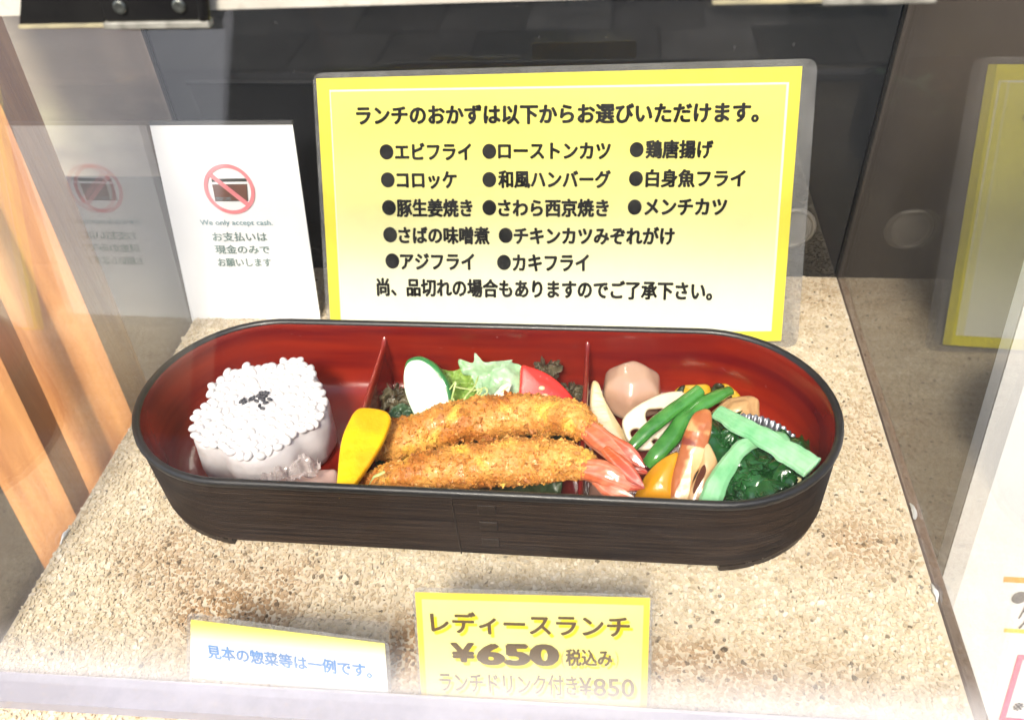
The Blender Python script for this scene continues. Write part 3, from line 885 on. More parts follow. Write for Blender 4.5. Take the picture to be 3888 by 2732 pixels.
slabpart(fp, psign, ccw(pp), -0.0007, 0.0, m_y3, 'paper')
flat(fp, psign, pi, m_y4, 0.0005, 'printed_field')
pl_ = [[(0.0138,0.094),(0.2508,0.1013),(0.134,0.113),(0.1337,0.0822)],[(0.0381,0.052),(0.0645,0.0533),(0.0519,0.068),(0.0508,0.0372)],[(0.0714,0.0523),(0.165,0.0567),(0.1187,0.073),(0.1182,0.0358)],[(0.1766,0.0535),(0.2318,0.0557),(0.2041,0.0667),(0.2044,0.0424)],[(0.1708,0.054),(0.1754,0.0541),(0.1731,0.0669),(0.1732,0.0412)],[(0.235,0.0568),(0.2399,0.0569),(0.2371,0.0696),(0.2378,0.0441)],[(0.0202,0.0066),(0.1909,0.0125),(0.1066,0.025),(0.1061,-0.006)],[(0.1933,0.0124),(0.2081,0.013),(0.2005,0.0276),(0.2009,-0.0023)],[(0.2104,0.0127),(0.2592,0.0147),(0.2345,0.0289),(0.2353,-0.0017)]]
for txt, q, mm, of in zip(('レディースランチ', '¥', '650', '税込み', '(', ')', 'ランチドリンク付き', '¥', '850'), pl_, (m_br, m_br, m_br, m_br, m_orange, m_orange, m_br2, m_br2, m_br2), (0.032, 0.045, 0.06, 0.04, 0.0, 0.0, 0.024, 0.024, 0.022)):
    em = abs(q[2][1] - q[3][1]) * 1.05
    if txt in ('650', '850', '¥'): em *= 1.16 if txt != '650' else 1.05
    if txt not in '()':
        sh = (q[0][0] + 0.0035, q[0][1] - 0.0045); sh1 = (q[1][0] + 0.0035, q[1][1] - 0.0045)
        write(fp, psign, txt, sh, sh1, em, m_y5, of, 0.0009, 'lettering_shade')
    write(fp, psign, txt, q[0], q[1], em, mm, of, 0.0013)
ul = [(0.0716,-0.0128),(0.2186,-0.0084),(0.2187,-0.0099),(0.0715,-0.0146)]
flat(fp, psign, ul, m_orange, 0.0013, 'underline')
slabpart(fp, psign, rrect(ccw(pf), 0.012), 0.0019, 0.0025, m_film, 'laminate')

# ------------------------------------------------------------------ bento box
bx0, bx1, by0, by1 = -0.702, 0.332, 0.666, 1.017
HR = 0.152
bento = empty('bento_box', (-0.185, 0.8415, 0.0), 'long oval lacquered bento box, black outside and red inside, on the cork', 'bento box')
def stad(off, n_arc=28, n_str=30):
    """oval outline inset by off: list of (x, y, arclength)"""
    x0, x1, y0, y1 = bx0 + off, bx1 - off, by0 + off, by1 - off
    r = (y1 - y0) / 2; cy = (y0 + y1) / 2
    R0 = r * 1.06
    pts = []
    for k in range(n_str): pts.append((x0 + R0 + (x1 - x0 - 2 * R0) * k / n_str, y0))
    for k in range(n_arc): a = -math.pi / 2 + math.pi * k / n_arc; pts.append((x1 - R0 + R0 * math.cos(a), cy + r * math.sin(a)))
    for k in range(n_str): pts.append((x1 - R0 - (x1 - x0 - 2 * R0) * k / n_str, y1))
    for k in range(n_arc): a = math.pi / 2 + math.pi * k / n_arc; pts.append((x0 + R0 + R0 * math.cos(a), cy + r * math.sin(a)))
    return pts
def sweep(prof, closed_bottom=None, closed_top=None, loc=bento.location, jitter=None):
    loops = [[(x, y, z) for x, y in stad(off)] for off, z in prof]
    if jitter:
        for li, amp in jitter.items():
            loops[li] = [(x, y, z + amp * noise.noise(Vector((x * 60, y * 60, 0)))) for x, y, z in loops[li]]
    n = len(loops[0]); v = sum(loops, []); f = []
    for i in range(len(loops) - 1):
        for j in range(n):
            f.append((i * n + j, i * n + (j + 1) % n, (i + 1) * n + (j + 1) % n, (i + 1) * n + j))
    if closed_bottom: f.append(tuple(range(n - 1, -1, -1)))
    if closed_top: f.append(tuple((len(loops) - 1) * n + j for j in range(n)))
    return local(loc, v), f

# outer shell with turned horizontal ribs (real relief) and wood grain
m, nt, out = new_mat('dark_lacquered_wood')
L = nt.links.new
p = N(nt, "ShaderNodeBsdfPrincipled"); p.inputs['Roughness'].default_value = 0.45; p.inputs['Specular IOR Level'].default_value = 0.28
tc = N(nt, "ShaderNodeTexCoord"); mp = N(nt, "ShaderNodeMapping"); mp.inputs['Scale'].default_value = (2.6, 2.6, 260)
L(tc.outputs['Object'], mp.inputs[0])
n1 = N(nt, "ShaderNodeTexNoise"); n1.inputs['Scale'].default_value = 2.4; n1.inputs['Detail'].default_value = 5; n1.inputs['Distortion'].default_value = 0.3
L(mp.outputs[0], n1.inputs['Vector'])
r1 = N(nt, "ShaderNodeMapRange"); r1.inputs['From Min'].default_value = 0.35; r1.inputs['From Max'].default_value = 0.65; L(n1.outputs['Fac'], r1.inputs['Value'])
mx = N(nt, "ShaderNodeMix", data_type='RGBA'); L(r1.outputs[0], mx.inputs[0]); mx.inputs[6].default_value = (0.009, 0.0055, 0.004, 1); mx.inputs[7].default_value = (0.040, 0.024, 0.015, 1)
L(mx.outputs[2], p.inputs['Base Color'])
bp = N(nt, "ShaderNodeBump"); bp.inputs['Strength'].default_value = 0.5; bp.inputs['Distance'].default_value = 0.0004
L(n1.outputs['Fac'], bp.inputs['Height']); L(bp.outputs[0], p.inputs['Normal'])
r2 = N(nt, "ShaderNodeMapRange"); r2.inputs['To Min'].default_value = 0.3; r2.inputs['To Max'].default_value = 0.55; L(n1.outputs['Fac'], r2.inputs['Value']); L(r2.outputs[0], p.inputs['Roughness'])
L(p.outputs[0], out.inputs['Surface'])
m_shell = m
prof = [(0.060, 0.012), (0.010, 0.012), (0.006, 0.014)]
zz = 0.016
while zz < HR - 0.014:
    prof += [(0.0046, zz), (0.0028, zz + 0.0014), (0.0046, zz + 0.0030)]
    zz += 0.0046
prof += [(0.0036, HR - 0.0125)]
v, f = sweep(prof, closed_bottom=True)
shell = link('shell', mesh('shell', v, f), m_shell, bento, True)
# rim
m_rim = mat('black_lacquer', (0.008, 0.008, 0.009), (0.014, 0.012, 0.011), scale=14, rough=0.42, coat=0.1, bump=0.12, bscale=30)
v, f = sweep([(0.0036, HR - 0.0125), (0.0012, HR - 0.011), (0.0, HR - 0.007), (0.0006, HR - 0.003), (0.003, HR - 0.0006), (0.0058, HR), (0.0088, HR - 0.0008), (0.0112, HR - 0.0034), (0.0118, HR - 0.0052)])
link('rim', mesh('rim', v, f), m_rim, bento, True)
# red lining
m_red_l = mat('red_lacquer', (0.26, 0.020, 0.008), (0.12, 0.006, 0.008), scale=5, rough=0.24, coat=0.35, stretch=(0.5, 0.5, 5), bump=0.05, bscale=14, wear=((0.6, 0.35, 0.3), 120, 0.72, 0.8, 0.35), rvar=0.06)
n_l = len(stad(0))
v, f = sweep([(0.0114, HR - 0.0050), (0.0120, HR - 0.0064), (0.0135, HR - 0.02), (0.017, 0.06), (0.022, 0.036), (0.034, 0.024), (0.06, 0.020)], closed_top=True, jitter={0: 0.0018})
f = [tuple(reversed(q)) for q in f]
f = [tuple(reversed(q)) for q in f]
link('lining', mesh('lining', v, f), m_red_l, bento, True)
# feet: a low curved ledge under each end
for s in (-1, 1):
    pts_o = [q for q in stad(0.006, 40, 4)]; cx = (bx0 + bx1) / 2
    lim = 0.345
    arc = [(x, y) for x, y in stad(0.0055, 60, 60) if (x - cx) * s > lim]
    if s < 0:
        arc = sorted(arc, key=lambda q: math.atan2(q[1] - 0.8415, q[0] - (bx0 + 0.186)) % (2 * math.pi))
    else:
        arc = sorted(arc, key=lambda q: math.atan2(q[1] - 0.8415, q[0] - (bx1 - 0.186)))
    cxx, cyy = (bx0 + 0.186 if s < 0 else bx1 - 0.186), 0.8415
    inner = [(cxx + (x - cxx) * 0.9, cyy + (y - cyy) * 0.9) for x, y in arc]
    n = len(arc); v = []; f = []
    for z in (0.0005, 0.0115):
        v += [(x, y, z) for x, y in arc] + [(x, y, z) for x, y in inner]
    for k in range(n - 1):
        f += [(k, k + 1, 2 * n + k + 1, 2 * n + k), (n + k, 3 * n + k, 3 * n + k + 1, n + k + 1), (k, n + k, n + k + 1, k + 1)]
    f += [(0, 2 * n, 3 * n, n), (n - 1, 2 * n - 1, 4 * n - 1, 3 * n - 1)]
    link('foot', mesh('foot', local(bento.location, v), f), m_shell, bento)
# dividers
for xd, xt in ((-0.361, -0.360), (-0.027, -0.026)):
    y0, y1 = by0 + 0.013, by1 - 0.0125
    prof = [(-0.0045, 0.02), (-0.0042, 0.114), (-0.0028, 0.1185), (0, 0.120), (0.0028, 0.1185), (0.0042, 0.114), (0.0045, 0.02)]
    v = []; f = []
    ny = 14
    for i in range(ny):
        y = y0 + (y1 - y0) * i / (ny - 1)
        lift = 0.006 * max(0, abs(i / (ny - 1) - 0.5) * 2 - 0.85) / 0.15
        for dx, z in prof: v.append((xd + dx, y, z + (lift if z > 0.1 else 0)))
    k = len(prof)
    for i in range(ny - 1):
        for j in range(k - 1):
            f.append((i * k + j, i * k + j + 1, (i + 1) * k + j + 1, (i + 1) * k + j))
    f += [tuple(range(k)), tuple(reversed([(ny - 1) * k + j for j in range(k)]))]
    link('divider', mesh('divider', local(bento.location, v), f), m_red_l, bento, True)
# bark-stitch marks and the overlap seam on the front wall, raised
sx = -0.1954
b = MB()
b.add(*tube([(sx, by0 + 0.0030, HR - 0.014), (sx + 0.001, by0 + 0.0028, 0.08), (sx + 0.002, by0 + 0.0030, 0.014)], [0.0012, 0.0010, 0.0012], 6, 14, noise_amp=0.0006, nscale=70)[:2])
b.v = local(bento.location, b.v); b.build('seam', m_shell, bento, True)
for k, zc in enumerate((0.118, 0.083, 0.045)):
    b = MB(); x0 = sx + 0.034
    b.box(x0, x0 + 0.024, by0 + 0.0012, by0 + 0.0050, zc - 0.0095, zc + 0.0095, 0.0010)
    b.v = local(bento.location, b.v); b.build('bark_stitch', m_shell, bento)

# ------------------------------------------------------------------ food
def const_col(c):
    return lambda *a: c
def lerp(a, b, t):
    t = max(0.0, min(1.0, t)); return tuple(a[i] * (1 - t) + b[i] * t for i in range(3))

# --- rice -----------------------------------------------------------------
m_rice = mat('white_rice_plastic', (0.64, 0.61, 0.62), (0.55, 0.52, 0.53), scale=12, rough=0.42, sss=0.1, bump=0.12, bscale=40)
m_grain = mat('rice_grain_white', (0.70, 0.68, 0.685), (0.60, 0.58, 0.59), scale=30, rough=0.45, sss=0.0)
RT = ((-0.5159,0.8334,0.118),(1.0,0.0,0.0),(-0.0,0.9933,0.0993),(0.0596,-0.0993,0.9933),[(-0.1005,-0.0411),(-0.105,-0.0129),(-0.0937,0.0143),(-0.1013,0.0473),(-0.0882,0.0763),(-0.0554,0.0928),(-0.0229,0.0937),(0.0057,0.1081),(0.0329,0.1088),(0.0596,0.0899),(0.0731,0.0633),(0.0914,0.0379),(0.1006,0.006),(0.0913,-0.0234),(0.0677,-0.0395),(0.0559,-0.0604),(0.0327,-0.0834),(0.0027,-0.0906),(-0.0271,-0.083),(-0.047,-0.0684),(-0.0769,-0.0696)])
RO, R1, R2, RN = [np.array(q) for q in RT[:4]]
rout = crom(RT[4], 90, True)
ar = sum(rout[i][0] * rout[(i + 1) % 90][1] - rout[(i + 1) % 90][0] * rout[i][1] for i in range(90))
if ar < 0: rout = rout[::-1]
rc = sum(rout) / 90
rice = empty('rice_mound', (float(RO[0]), float(RO[1]), 0.022), 'white moulded rice with black sesame at its centre in the left compartment', 'rice')
v = []; f = []
lv = [(0.25, 0.003), (0.5, 0.0025), (0.72, 0.0018), (0.88, 0.0008), (0.955, -0.0020), (0.99, -0.008), (1.012, -0.02), (1.02, -0.04), (1.01, -0.06), (0.99, -0.078), (0.955, -0.089), (0.90, -0.094), (0.5, -0.095)]
v.append(tuple(RO + R1 * rc[0] + R2 * rc[1] + RN * 0.003))
for t, w in lv:
    for j in range(90):
        q = rc + (rout[j] - rc) * t
        pz = RO + R1 * q[0] + R2 * q[1]
        if w > -0.01:
            pz = pz + RN * (w - 0.0022 + 0.0008 * fbm(pz, 95, 2))
        else:
            pz = pz + np.array((0.012 * w, -0.06 * w * 0, w)); rad_ = q - rc
            nn = fbm((pz[0], pz[1], pz[2] * 0.8), 24, 8) * 0.0045 - abs(nz(pz, 45, 3)) * 0.004 + max(0, nz(pz, 90, 5)) * 0.0022
            pz = pz + (R1 * rad_[0] + R2 * rad_[1]) / (np.linalg.norm(rad_) + 1e-6) * nn
        v.append(tuple(pz))
for j in range(90): f.append((0, 1 + j, 1 + (j + 1) % 90))
for k in range(len(lv) - 1):
    a = 1 + k * 90
    for j in range(90): f.append((a + j, a + 90 + j, a + 90 + (j + 1) % 90, a + (j + 1) % 90))
f.append(tuple(1 + (len(lv) - 1) * 90 + j for j in range(89, -1, -1)))
part_mesh('rice_body', (v, f), m_rice, rice)
# grains: one shared bean-shaped mesh
def ico_blob(sx, sy, sz, bend=0.0, nu=10, nv=6):
    v = []; f = []
    for i in range(1, nv):
        th = math.pi * i / nv
        for j in range(nu):
            ph = 2 * math.pi * j / nu
            x, y, z = math.cos(th), math.sin(th) * math.cos(ph), math.sin(th) * math.sin(ph)
            v.append((x * sx, y * sy + bend * x * x, z * sz))
    v.append((sx, bend, 0)); v.append((-sx, bend, 0)); a = len(v) - 2; b = len(v) - 1
    for i in range(nv - 2):
        for j in range(nu):
            f.append((i * nu + j, (i + 1) * nu + j, (i + 1) * nu + (j + 1) % nu, i * nu + (j + 1) % nu))
    for j in range(nu):
        f.append((a, j, (j + 1) % nu)); f.append(((nv - 2) * nu + j, b, (nv - 2) * nu + (j + 1) % nu))
    return v, f
gv, gf = ico_blob(0.0088, 0.0068, 0.0056, 0.0012)
gm = mesh('rice_grain', gv, gf); gm.materials.append(m_grain); smooth(gm)
rngr = random.Random(3)
pts = []
poly = [tuple(q) for q in rout]
def inside(p, poly, c, t):
    a = math.atan2(p[1] - c[1], p[0] - c[0])
    best = None
    for q in poly:
        d = abs((math.atan2(q[1] - c[1], q[0] - c[0]) - a + math.pi) % (2 * math.pi) - math.pi)
        if best is None or d < best[0]: best = (d, math.hypot(q[0] - c[0], q[1] - c[1]))
    return math.hypot(p[0] - c[0], p[1] - c[1]) < best[1] * t
tries = 0
while len(pts) < 285 and tries < 30000:
    tries += 1
    p_ = (rc[0] + rngr.uniform(-.13, .13), rc[1] + rngr.uniform(-.13, .13))
    if not inside(p_, poly, rc, 0.955): continue
    if any((p_[0] - q[0]) ** 2 + (p_[1] - q[1]) ** 2 < 0.0094 ** 2 for q in pts): continue
    pts.append(p_)
RB = Matrix((R1, R2, RN)).transposed()
sesc = (-0.015,0.0149)
for q in pts:
    o = bpy.data.objects.new('rice_grain', gm); COL.objects.link(o); o.parent = rice
    pz = RO + R1 * q[0] + R2 * q[1] + RN * (-0.0014 + rngr.uniform(-.0012, .0014)) - np.array(rice.location)
    o.matrix_basis = Matrix.Translation(Vector(pz)) @ RB.to_4x4() @ Matrix.Rotation(rngr.uniform(0, 6.28), 4, 'Z') @ Matrix.Rotation(rngr.uniform(-.5, .5), 4, 'Y') @ Matrix.Rotation(rngr.uniform(-.5, .5), 4, 'X')
m_ses = mat('black_sesame', (0.035, 0.035, 0.045), (0.07, 0.07, 0.08), scale=60, rough=0.4)
sv, sf = ico_blob(0.0046, 0.0028, 0.0022, 0.0, 8, 6)
sm_ = mesh('sesame_seed', sv, sf); sm_.materials.append(m_ses); smooth(sm_)
for k in range(22):
    a = rngr.uniform(0, 6.28); r = 0.020 * math.sqrt(rngr.random())
    o = bpy.data.objects.new('sesame_seed', sm_); COL.objects.link(o); o.parent = rice
    pz = RO + R1 * (sesc[0] + r * math.cos(a) * 1.2) + R2 * (sesc[1] + r * math.sin(a)) + RN * 0.0052 - np.array(rice.location)
    o.matrix_basis = Matrix.Translation(Vector(pz)) @ RB.to_4x4() @ Matrix.Rotation(rngr.uniform(0, 6.28), 4, 'Z') @ Matrix.Rotation(rngr.uniform(-.4, .4), 4, 'Y')

# --- crinkled sheets ------------------------------------------------------
def crumple(P00, P10, P11, P01, nu, nv, amp, sc, seed, sag=0.0, thick=0.0008, edge=0.12, ridge=True, curl=0.0, colfn=None):
    """crumpled sheet over a quad with an uneven border and real thickness"""
    P = [np.array(q, float) for q in (P00, P10, P11, P01)]
    nrm = np.cross(P[1] - P[0], P[3] - P[0]); nrm /= np.linalg.norm(nrm) + 1e-9
    if nrm[2] < 0: nrm = -nrm
    c = sum(P) / 4
    G = []; cols = []
    for i in range(nu):
        for j in range(nv):
            u = i / (nu - 1); w = j / (nv - 1)
            a_ = 2 * u - 1; b_ = 2 * w - 1
            # square to rounded
            a2 = a_ * math.sqrt(max(0, 1 - b_ * b_ * 0.42)); b2 = b_ * math.sqrt(max(0, 1 - a_ * a_ * 0.42))
            ang = math.atan2(b2, a2)
            rr = 1 + edge * noise.noise(Vector((math.cos(ang) * 2.3 + seed, math.sin(ang) * 2.3, seed))) + edge * 0.6 * noise.noise(Vector((math.cos(ang) * 7 + seed, math.sin(ang) * 7, seed)))
            m_ = max(abs(a_), abs(b_))
            k_ = 1 + (rr - 1) * m_
            u2 = 0.5 + 0.5 * a2 * k_; w2 = 0.5 + 0.5 * b2 * k_
            p = (P[0] * (1 - u2) + P[1] * u2) * (1 - w2) + (P[3] * (1 - u2) + P[2] * u2) * w2
            h = fbm(p, sc, seed, 3)
            if ridge: h = (abs(h) * 2 - 0.5)
            fr_ = m_ ** 3 * curl * math.sin(ang * 9 + seed + 3 * noise.noise(Vector((math.cos(ang) * 3, math.sin(ang) * 3, seed))))
            p = p + nrm * (amp * h + sag * (1 - m_ * m_) + fr_)
            G.append(p)
            if colfn: cols.append(colfn(m_, h, ang))
    n = nu * nv
    v = [tuple(p) for p in G] + [tuple(p - nrm * thick) for p in G]
    f = []
    for i in range(nu - 1):
        for j in range(nv - 1):
            a = i * nv + j
            f.append((a, a + nv, a + nv + 1, a + 1)); f.append((n + a, n + a + 1, n + a + nv + 1, n + a + nv))
    bd = [j for j in range(nv)] + [i * nv + nv - 1 for i in range(1, nu)] + [(nu - 1) * nv + j for j in range(nv - 2, -1, -1)] + [i * nv for i in range(nu - 2, 0, -1)]
    for k in range(len(bd)):
        a, b_ = bd[k], bd[(k + 1) % len(bd)]
        f.append((a, b_, n + b_, n + a))
    return v, f, (cols + cols if colfn else None)

# clear crinkled wrap and a pale slice beside the rice
m_wrap = acrylic('crinkled_wrap', tint=(0.96, 0.95, 0.95), dust=0.22, dust_hi=0.45, dustcol=(0.75, 0.68, 0.66), rough=0.08, ior=1.9, specks=False, dscale=40)
vf = crumple((-0.5091,0.7262,0.075), (-0.4151,0.7409,0.075), (-0.4127,0.7802,0.078), (-0.4915,0.7596,0.078), 50, 30, 0.016, 48, 5, ridge=True, edge=0.2, thick=0.001)
thing_mesh('plastic_wrap', vf, m_wrap, 'crinkled clear plastic wrap in front of the white rice', 'wrap', sm=False)
m_pale = mat('pale_pink_pickle', (0.62, 0.42, 0.37), (0.70, 0.52, 0.46), scale=14, rough=0.3, sss=0.3)
vf = piece(((-0.4371,0.7677,0.045),(0.8043,0.5942,-0.0),(-0.5361,0.7256,0.4315),(0.2564,-0.347,0.9021),[(-0.0511,0.0165),(-0.0292,0.0187),(0.0046,0.0109),(0.0302,0.0013),(0.0407,-0.0068),(0.0313,-0.0301),(0.0247,-0.0412),(-0.0223,-0.0208),(-0.0527,0.0001)]), 0.022, dome=0.2)
thing_mesh('pickled_radish', vf, m_pale, 'pale pink pickle slice lying between the rice and the left divider', 'pickle')

# yellow pickle
m_tak = mat('yellow_pickle', (0.88, 0.55, 0.004), (0.76, 0.38, 0.003), scale=26, rough=0.42, bump=0.35, bscale=45, sss=0.15, stretch=(1, 1, 0.5))
vf = piece(((-0.3332,0.7537,0.142),(0.797,0.604,-0.0),(-0.5906,0.7794,0.2089),(0.1262,-0.1665,0.9779),[(0.0229,0.061),(0.038,0.052),(0.0526,0.0369),(0.0538,0.024),(0.046,0.0128),(0.0242,-0.0095),(0.0004,-0.027),(-0.0196,-0.0393),(-0.0426,-0.0543),(-0.0589,-0.0601),(-0.0663,-0.0534),(-0.0574,-0.0358),(-0.0402,-0.004),(-0.0203,0.0278),(0.0002,0.0483),(0.0112,0.0578)]), 0.015, dome=0.12, noise_amp=0.0012, nscale=30, curve=0.0)
thing_mesh('yellow_pickle', vf, m_tak, 'bright yellow pickle slice leaning over the left red divider', 'pickle')

# --- salad ----------------------------------------------------------------
def leafmat(name, c1, c2, scale=16, rough=0.35, **k):
    return mat(name, c1, c2, scale=scale, rough=rough, sss=0.2, bump=0.3, bscale=60, coat=0.2, lo=0.38, hi=0.62, **k)
m_let1 = leafmat('pale_lettuce', (0.26, 0.46, 0.22), (0.46, 0.62, 0.42), 14)
m_let2 = leafmat('green_lettuce', (0.13, 0.26, 0.02), (0.34, 0.48, 0.12), 16)
m_let3 = leafmat('dark_frill', (0.045, 0.035, 0.018), (0.13, 0.11, 0.06), 40, 0.5)
m_bed = leafmat('dark_bed_leaf', (0.018, 0.045, 0.016), (0.05, 0.09, 0.03), 20, 0.4)
# bed of dark leaf under everything in the middle
vf = crumple((-0.345, 0.69, 0.036), (-0.045, 0.69, 0.036), (-0.045, 1.0, 0.05), (-0.345, 1.0, 0.05), 60, 60, 0.018, 16, 3, edge=0.05, curl=0.006)
thing_mesh('bed_leaf', vf, m_bed, 'dark green leaf lining the middle compartment under the fried prawns', 'leaf')
# pale lettuce: a folded sheet standing in the salad
def folded(fr, fold, amp, sc, seed, m, name, label, cat, thick=0.0022, n=90):
    O, e1, e2, n_, pts = fr
    O, e1, e2, n_ = map(np.array, (O, e1, e2, n_))
    out = crom(pts, n, True) if n else [np.array(p) for p in pts]
    n = len(out)
    ar = sum(out[i][0] * out[(i + 1) % n][1] - out[(i + 1) % n][0] * out[i][1] for i in range(n))
    if ar < 0: out = out[::-1]
    c = sum(out) / n
    K = 16; v = []; f = []
    def put(q, w):
        p = O + e1 * q[0] + e2 * q[1]
        h = fold * math.sin((q[0] * 0.8 + q[1] * 0.9) * 52 + seed) + amp * (abs(fbm(p, sc, seed)) * 2 - 0.5) + amp * 0.5 * fbm(p, sc * 3, seed)
        return tuple(p + n_ * (h + w))
    for s_ in (0, 1):
        w = 0 if s_ == 0 else -thick
        v.append(put(c, w))
        for k in range(1, K + 1):
            for j in range(n): v.append(put(c + (out[j] - c) * (k / K) ** 0.9, w if k < K or s_ == 0 else -thick * 0.8))
    N1 = 1 + K * n
    for j in range(n):
        f.append((0, 1 + j, 1 + (j + 1) % n)); f.append((N1, N1 + 1 + (j + 1) % n, N1 + 1 + j))
    for k in range(K - 1):
        a = 1 + k * n
        for j in range(n):
            f.append((a + j, a + n + j, a + n + (j + 1) % n, a + (j + 1) % n))
            f.append((N1 + a + j, N1 + a + (j + 1) % n, N1 + a + n + (j + 1) % n, N1 + a + n + j))
    a = 1 + (K - 1) * n
    for j in range(n): f.append((a + j, N1 + a + j, N1 + a + (j + 1) % n, a + (j + 1) % n))
    return thing_mesh(name, (v, f), m, label, cat)
folded(((-0.2389,0.9263,0.085),(0.9683,0.2497,-0.0),(-0.2018,0.7824,0.5891),(0.1471,-0.5704,0.8081),[(-0.0234,0.04),(-0.0093,0.0332),(0.0068,0.032),(0.0209,0.0335),(0.0357,0.0231),(0.0368,-0.0007),(0.0276,-0.0321),(-0.0077,-0.0385),(-0.0314,-0.028),(-0.031,0.0093)]), 0.006, 0.014, 24, 2.2, m_let2, 'lettuce_leaf', 'yellow green lettuce leaf right behind the cucumber slice', 'lettuce')
folded(((-0.2155,0.918,0.075),(0.9493,0.3142,-0.0),(-0.2642,0.7981,0.5414),(0.1701,-0.514,0.8407),[(-0.0241,0.0192),(-0.0088,0.0257),(0.015,0.0162),(0.0328,0.0007),(0.0484,-0.0144),(0.0396,-0.0341),(0.0025,-0.0337),(-0.0282,-0.0252),(-0.033,-0.0029)]), 0.004, 0.01, 30, 5.2, m_let2, 'lettuce_leaf', 'yellow green leaf piece under the shredded cabbage', 'lettuce')
folded(((-0.179,0.9364,0.1),(0.9987,0.0511,-0.0),(-0.0398,0.7773,0.6279),(0.0321,-0.6271,0.7783),[(-0.0508,0.0321),(-0.0312,0.0273),(-0.025,0.0289),(-0.0238,0.0416),(-0.0152,0.0335),(-0.0076,0.0263),(0.0112,0.0287),(0.034,0.0331),(0.0345,0.0292),(0.0511,0.0199),(0.0524,-0.0116),(0.048,-0.0479),(0.0186,-0.0524),(-0.0088,-0.0364),(-0.018,-0.0273),(-0.0274,0.0002),(-0.0368,0.0117),(-0.0436,0.0094)]), 0.005, 0.010, 20, 1.0, m_let1, 'lettuce_leaf', 'large pale green lettuce leaf standing left of the tomato wedge', 'lettuce', n=130)
# short white rib end
m_cab = mat('cabbage_white', (0.50, 0.56, 0.24), (0.36, 0.46, 0.12), scale=18, rough=0.35, sss=0.3, bump=0.1)
vf = tube([(-0.1446,0.912,0.118), (-0.1499,0.8986,0.116), (-0.1577,0.8872,0.113), (-0.1629,0.8812,0.108)], [0.004, 0.010, 0.011, 0.008], 14, 24, flat=0.4, noise_amp=0.004, nscale=60)
thing_mesh('cabbage_piece', vf, mat('cabbage_rib', (0.80, 0.80, 0.68), (0.66, 0.68, 0.48), scale=20, rough=0.35, sss=0.3), 'short white cabbage rib just left of the tomato above the prawn', 'cabbage')
# shreds
shr = [[(-0.2373,0.9008,0.11),(-0.2275,0.9064,0.122),(-0.2289,0.896,0.115),(-0.2312,0.8779,0.108)], [(-0.2354,0.9068,0.112),(-0.2152,0.8967,0.118),(-0.2017,0.8952,0.117),(-0.198,0.8962,0.11)],
       [(-0.194,0.9229,0.12),(-0.197,0.8966,0.122),(-0.2081,0.8783,0.118),(-0.2116,0.8716,0.106)], [(-0.2129,0.8731,0.106),(-0.1965,0.8726,0.115),(-0.1891,0.8876,0.122),(-0.1802,0.8958,0.122),(-0.1764,0.8891,0.118),(-0.1866,0.8813,0.116),(-0.1942,0.874,0.106)],
       [(-0.231,0.8904,0.108),(-0.2231,0.8712,0.112),(-0.2049,0.8675,0.112),(-0.1952,0.8772,0.112)], [(-0.2053,0.8939,0.112),(-0.1964,0.8908,0.12),(-0.1853,0.8924,0.122),(-0.1888,0.8823,0.118),(-0.1994,0.8744,0.11)],
       [(-0.1651,0.8811,0.108),(-0.1544,0.8901,0.118),(-0.1444,0.9011,0.12)]]
for k, pth in enumerate(shr):
    vf = tube(pth, [0.0009] + [0.0016] * 4 + [0.0008], 8, 34, flat=0.45, noise_amp=0.0006, nscale=120, seed=k)
    thing_mesh('cabbage_shred', vf, m_cab, ['short upright cabbage shred right next to the cucumber rind', 'cabbage shred running level from the cucumber to the middle of the lettuce',
        'long straight cabbage shred with its tip against the large pale lettuce leaf', 'large looping cabbage shred right of the straight one', 'cabbage shred sagging along the prawn top beside the cucumber',
        'small curled cabbage shred inside the large looping one', 'cabbage shred leaning on the white rib near the tomato'][k], 'cabbage shred', 'cabbage shreds on the salad')

o = thing_mesh('cabbage_shred', tube([(-0.3172,0.7007,0.118), (-0.3079,0.7011,0.135), (-0.2993,0.7025,0.14), (-0.2922,0.7062,0.142)], [0.001, 0.0024, 0.003, 0.0022], 8, 24, flat=0.5), m_cab, 'single pale cabbage shred at the left tip of the front prawn', 'cabbage shred')

# frilly dark leaves
def frill(q, seed, label, sz=0.03):
    q = np.array(q); s = sz
    vf = crumple(q + (-s, -s * 0.3, -s * .7), q + (s, -s * 0.3, -s * .7), q + (s, s * 0.3, s * .8), q + (-s, s * 0.3, s * .8), 44, 44, 0.012, 55, seed, edge=0.5, curl=0.006, thick=0.0012)
    thing_mesh('frilled_leaf', vf, m_let3, label, 'leaf')
frill((-0.0929,0.9704,0.092), 1.3, 'dark frilly leaf tip behind the tomato wedge', 0.022)
frill((-0.3293,0.9112,0.07), 4.3, 'dark frilly leaf at the left of the cucumber slice', 0.034)
frill((-0.0502,0.9438,0.07), 9.3, 'dark frilly leaf between the tomato and the right divider', 0.018)
folded(((-0.3209,0.8861,0.06),(0.9402,0.3405,-0.0),(-0.2937,0.8109,0.5062),(0.1724,-0.476,0.8624),[(-0.011,0.0145),(0.0064,0.0204),(0.0245,0.0066),(0.0273,-0.0133),(0.0069,-0.0231),(-0.0173,-0.0176),(-0.0208,-0.0001)]), 0.003, 0.008, 30, 7.2, leafmat('dull_green_leaf', (0.03, 0.07, 0.035), (0.09, 0.15, 0.08), 20), 'lettuce_leaf', 'dull dark green leaf below the frilly leaf left of the cucumber', 'lettuce')

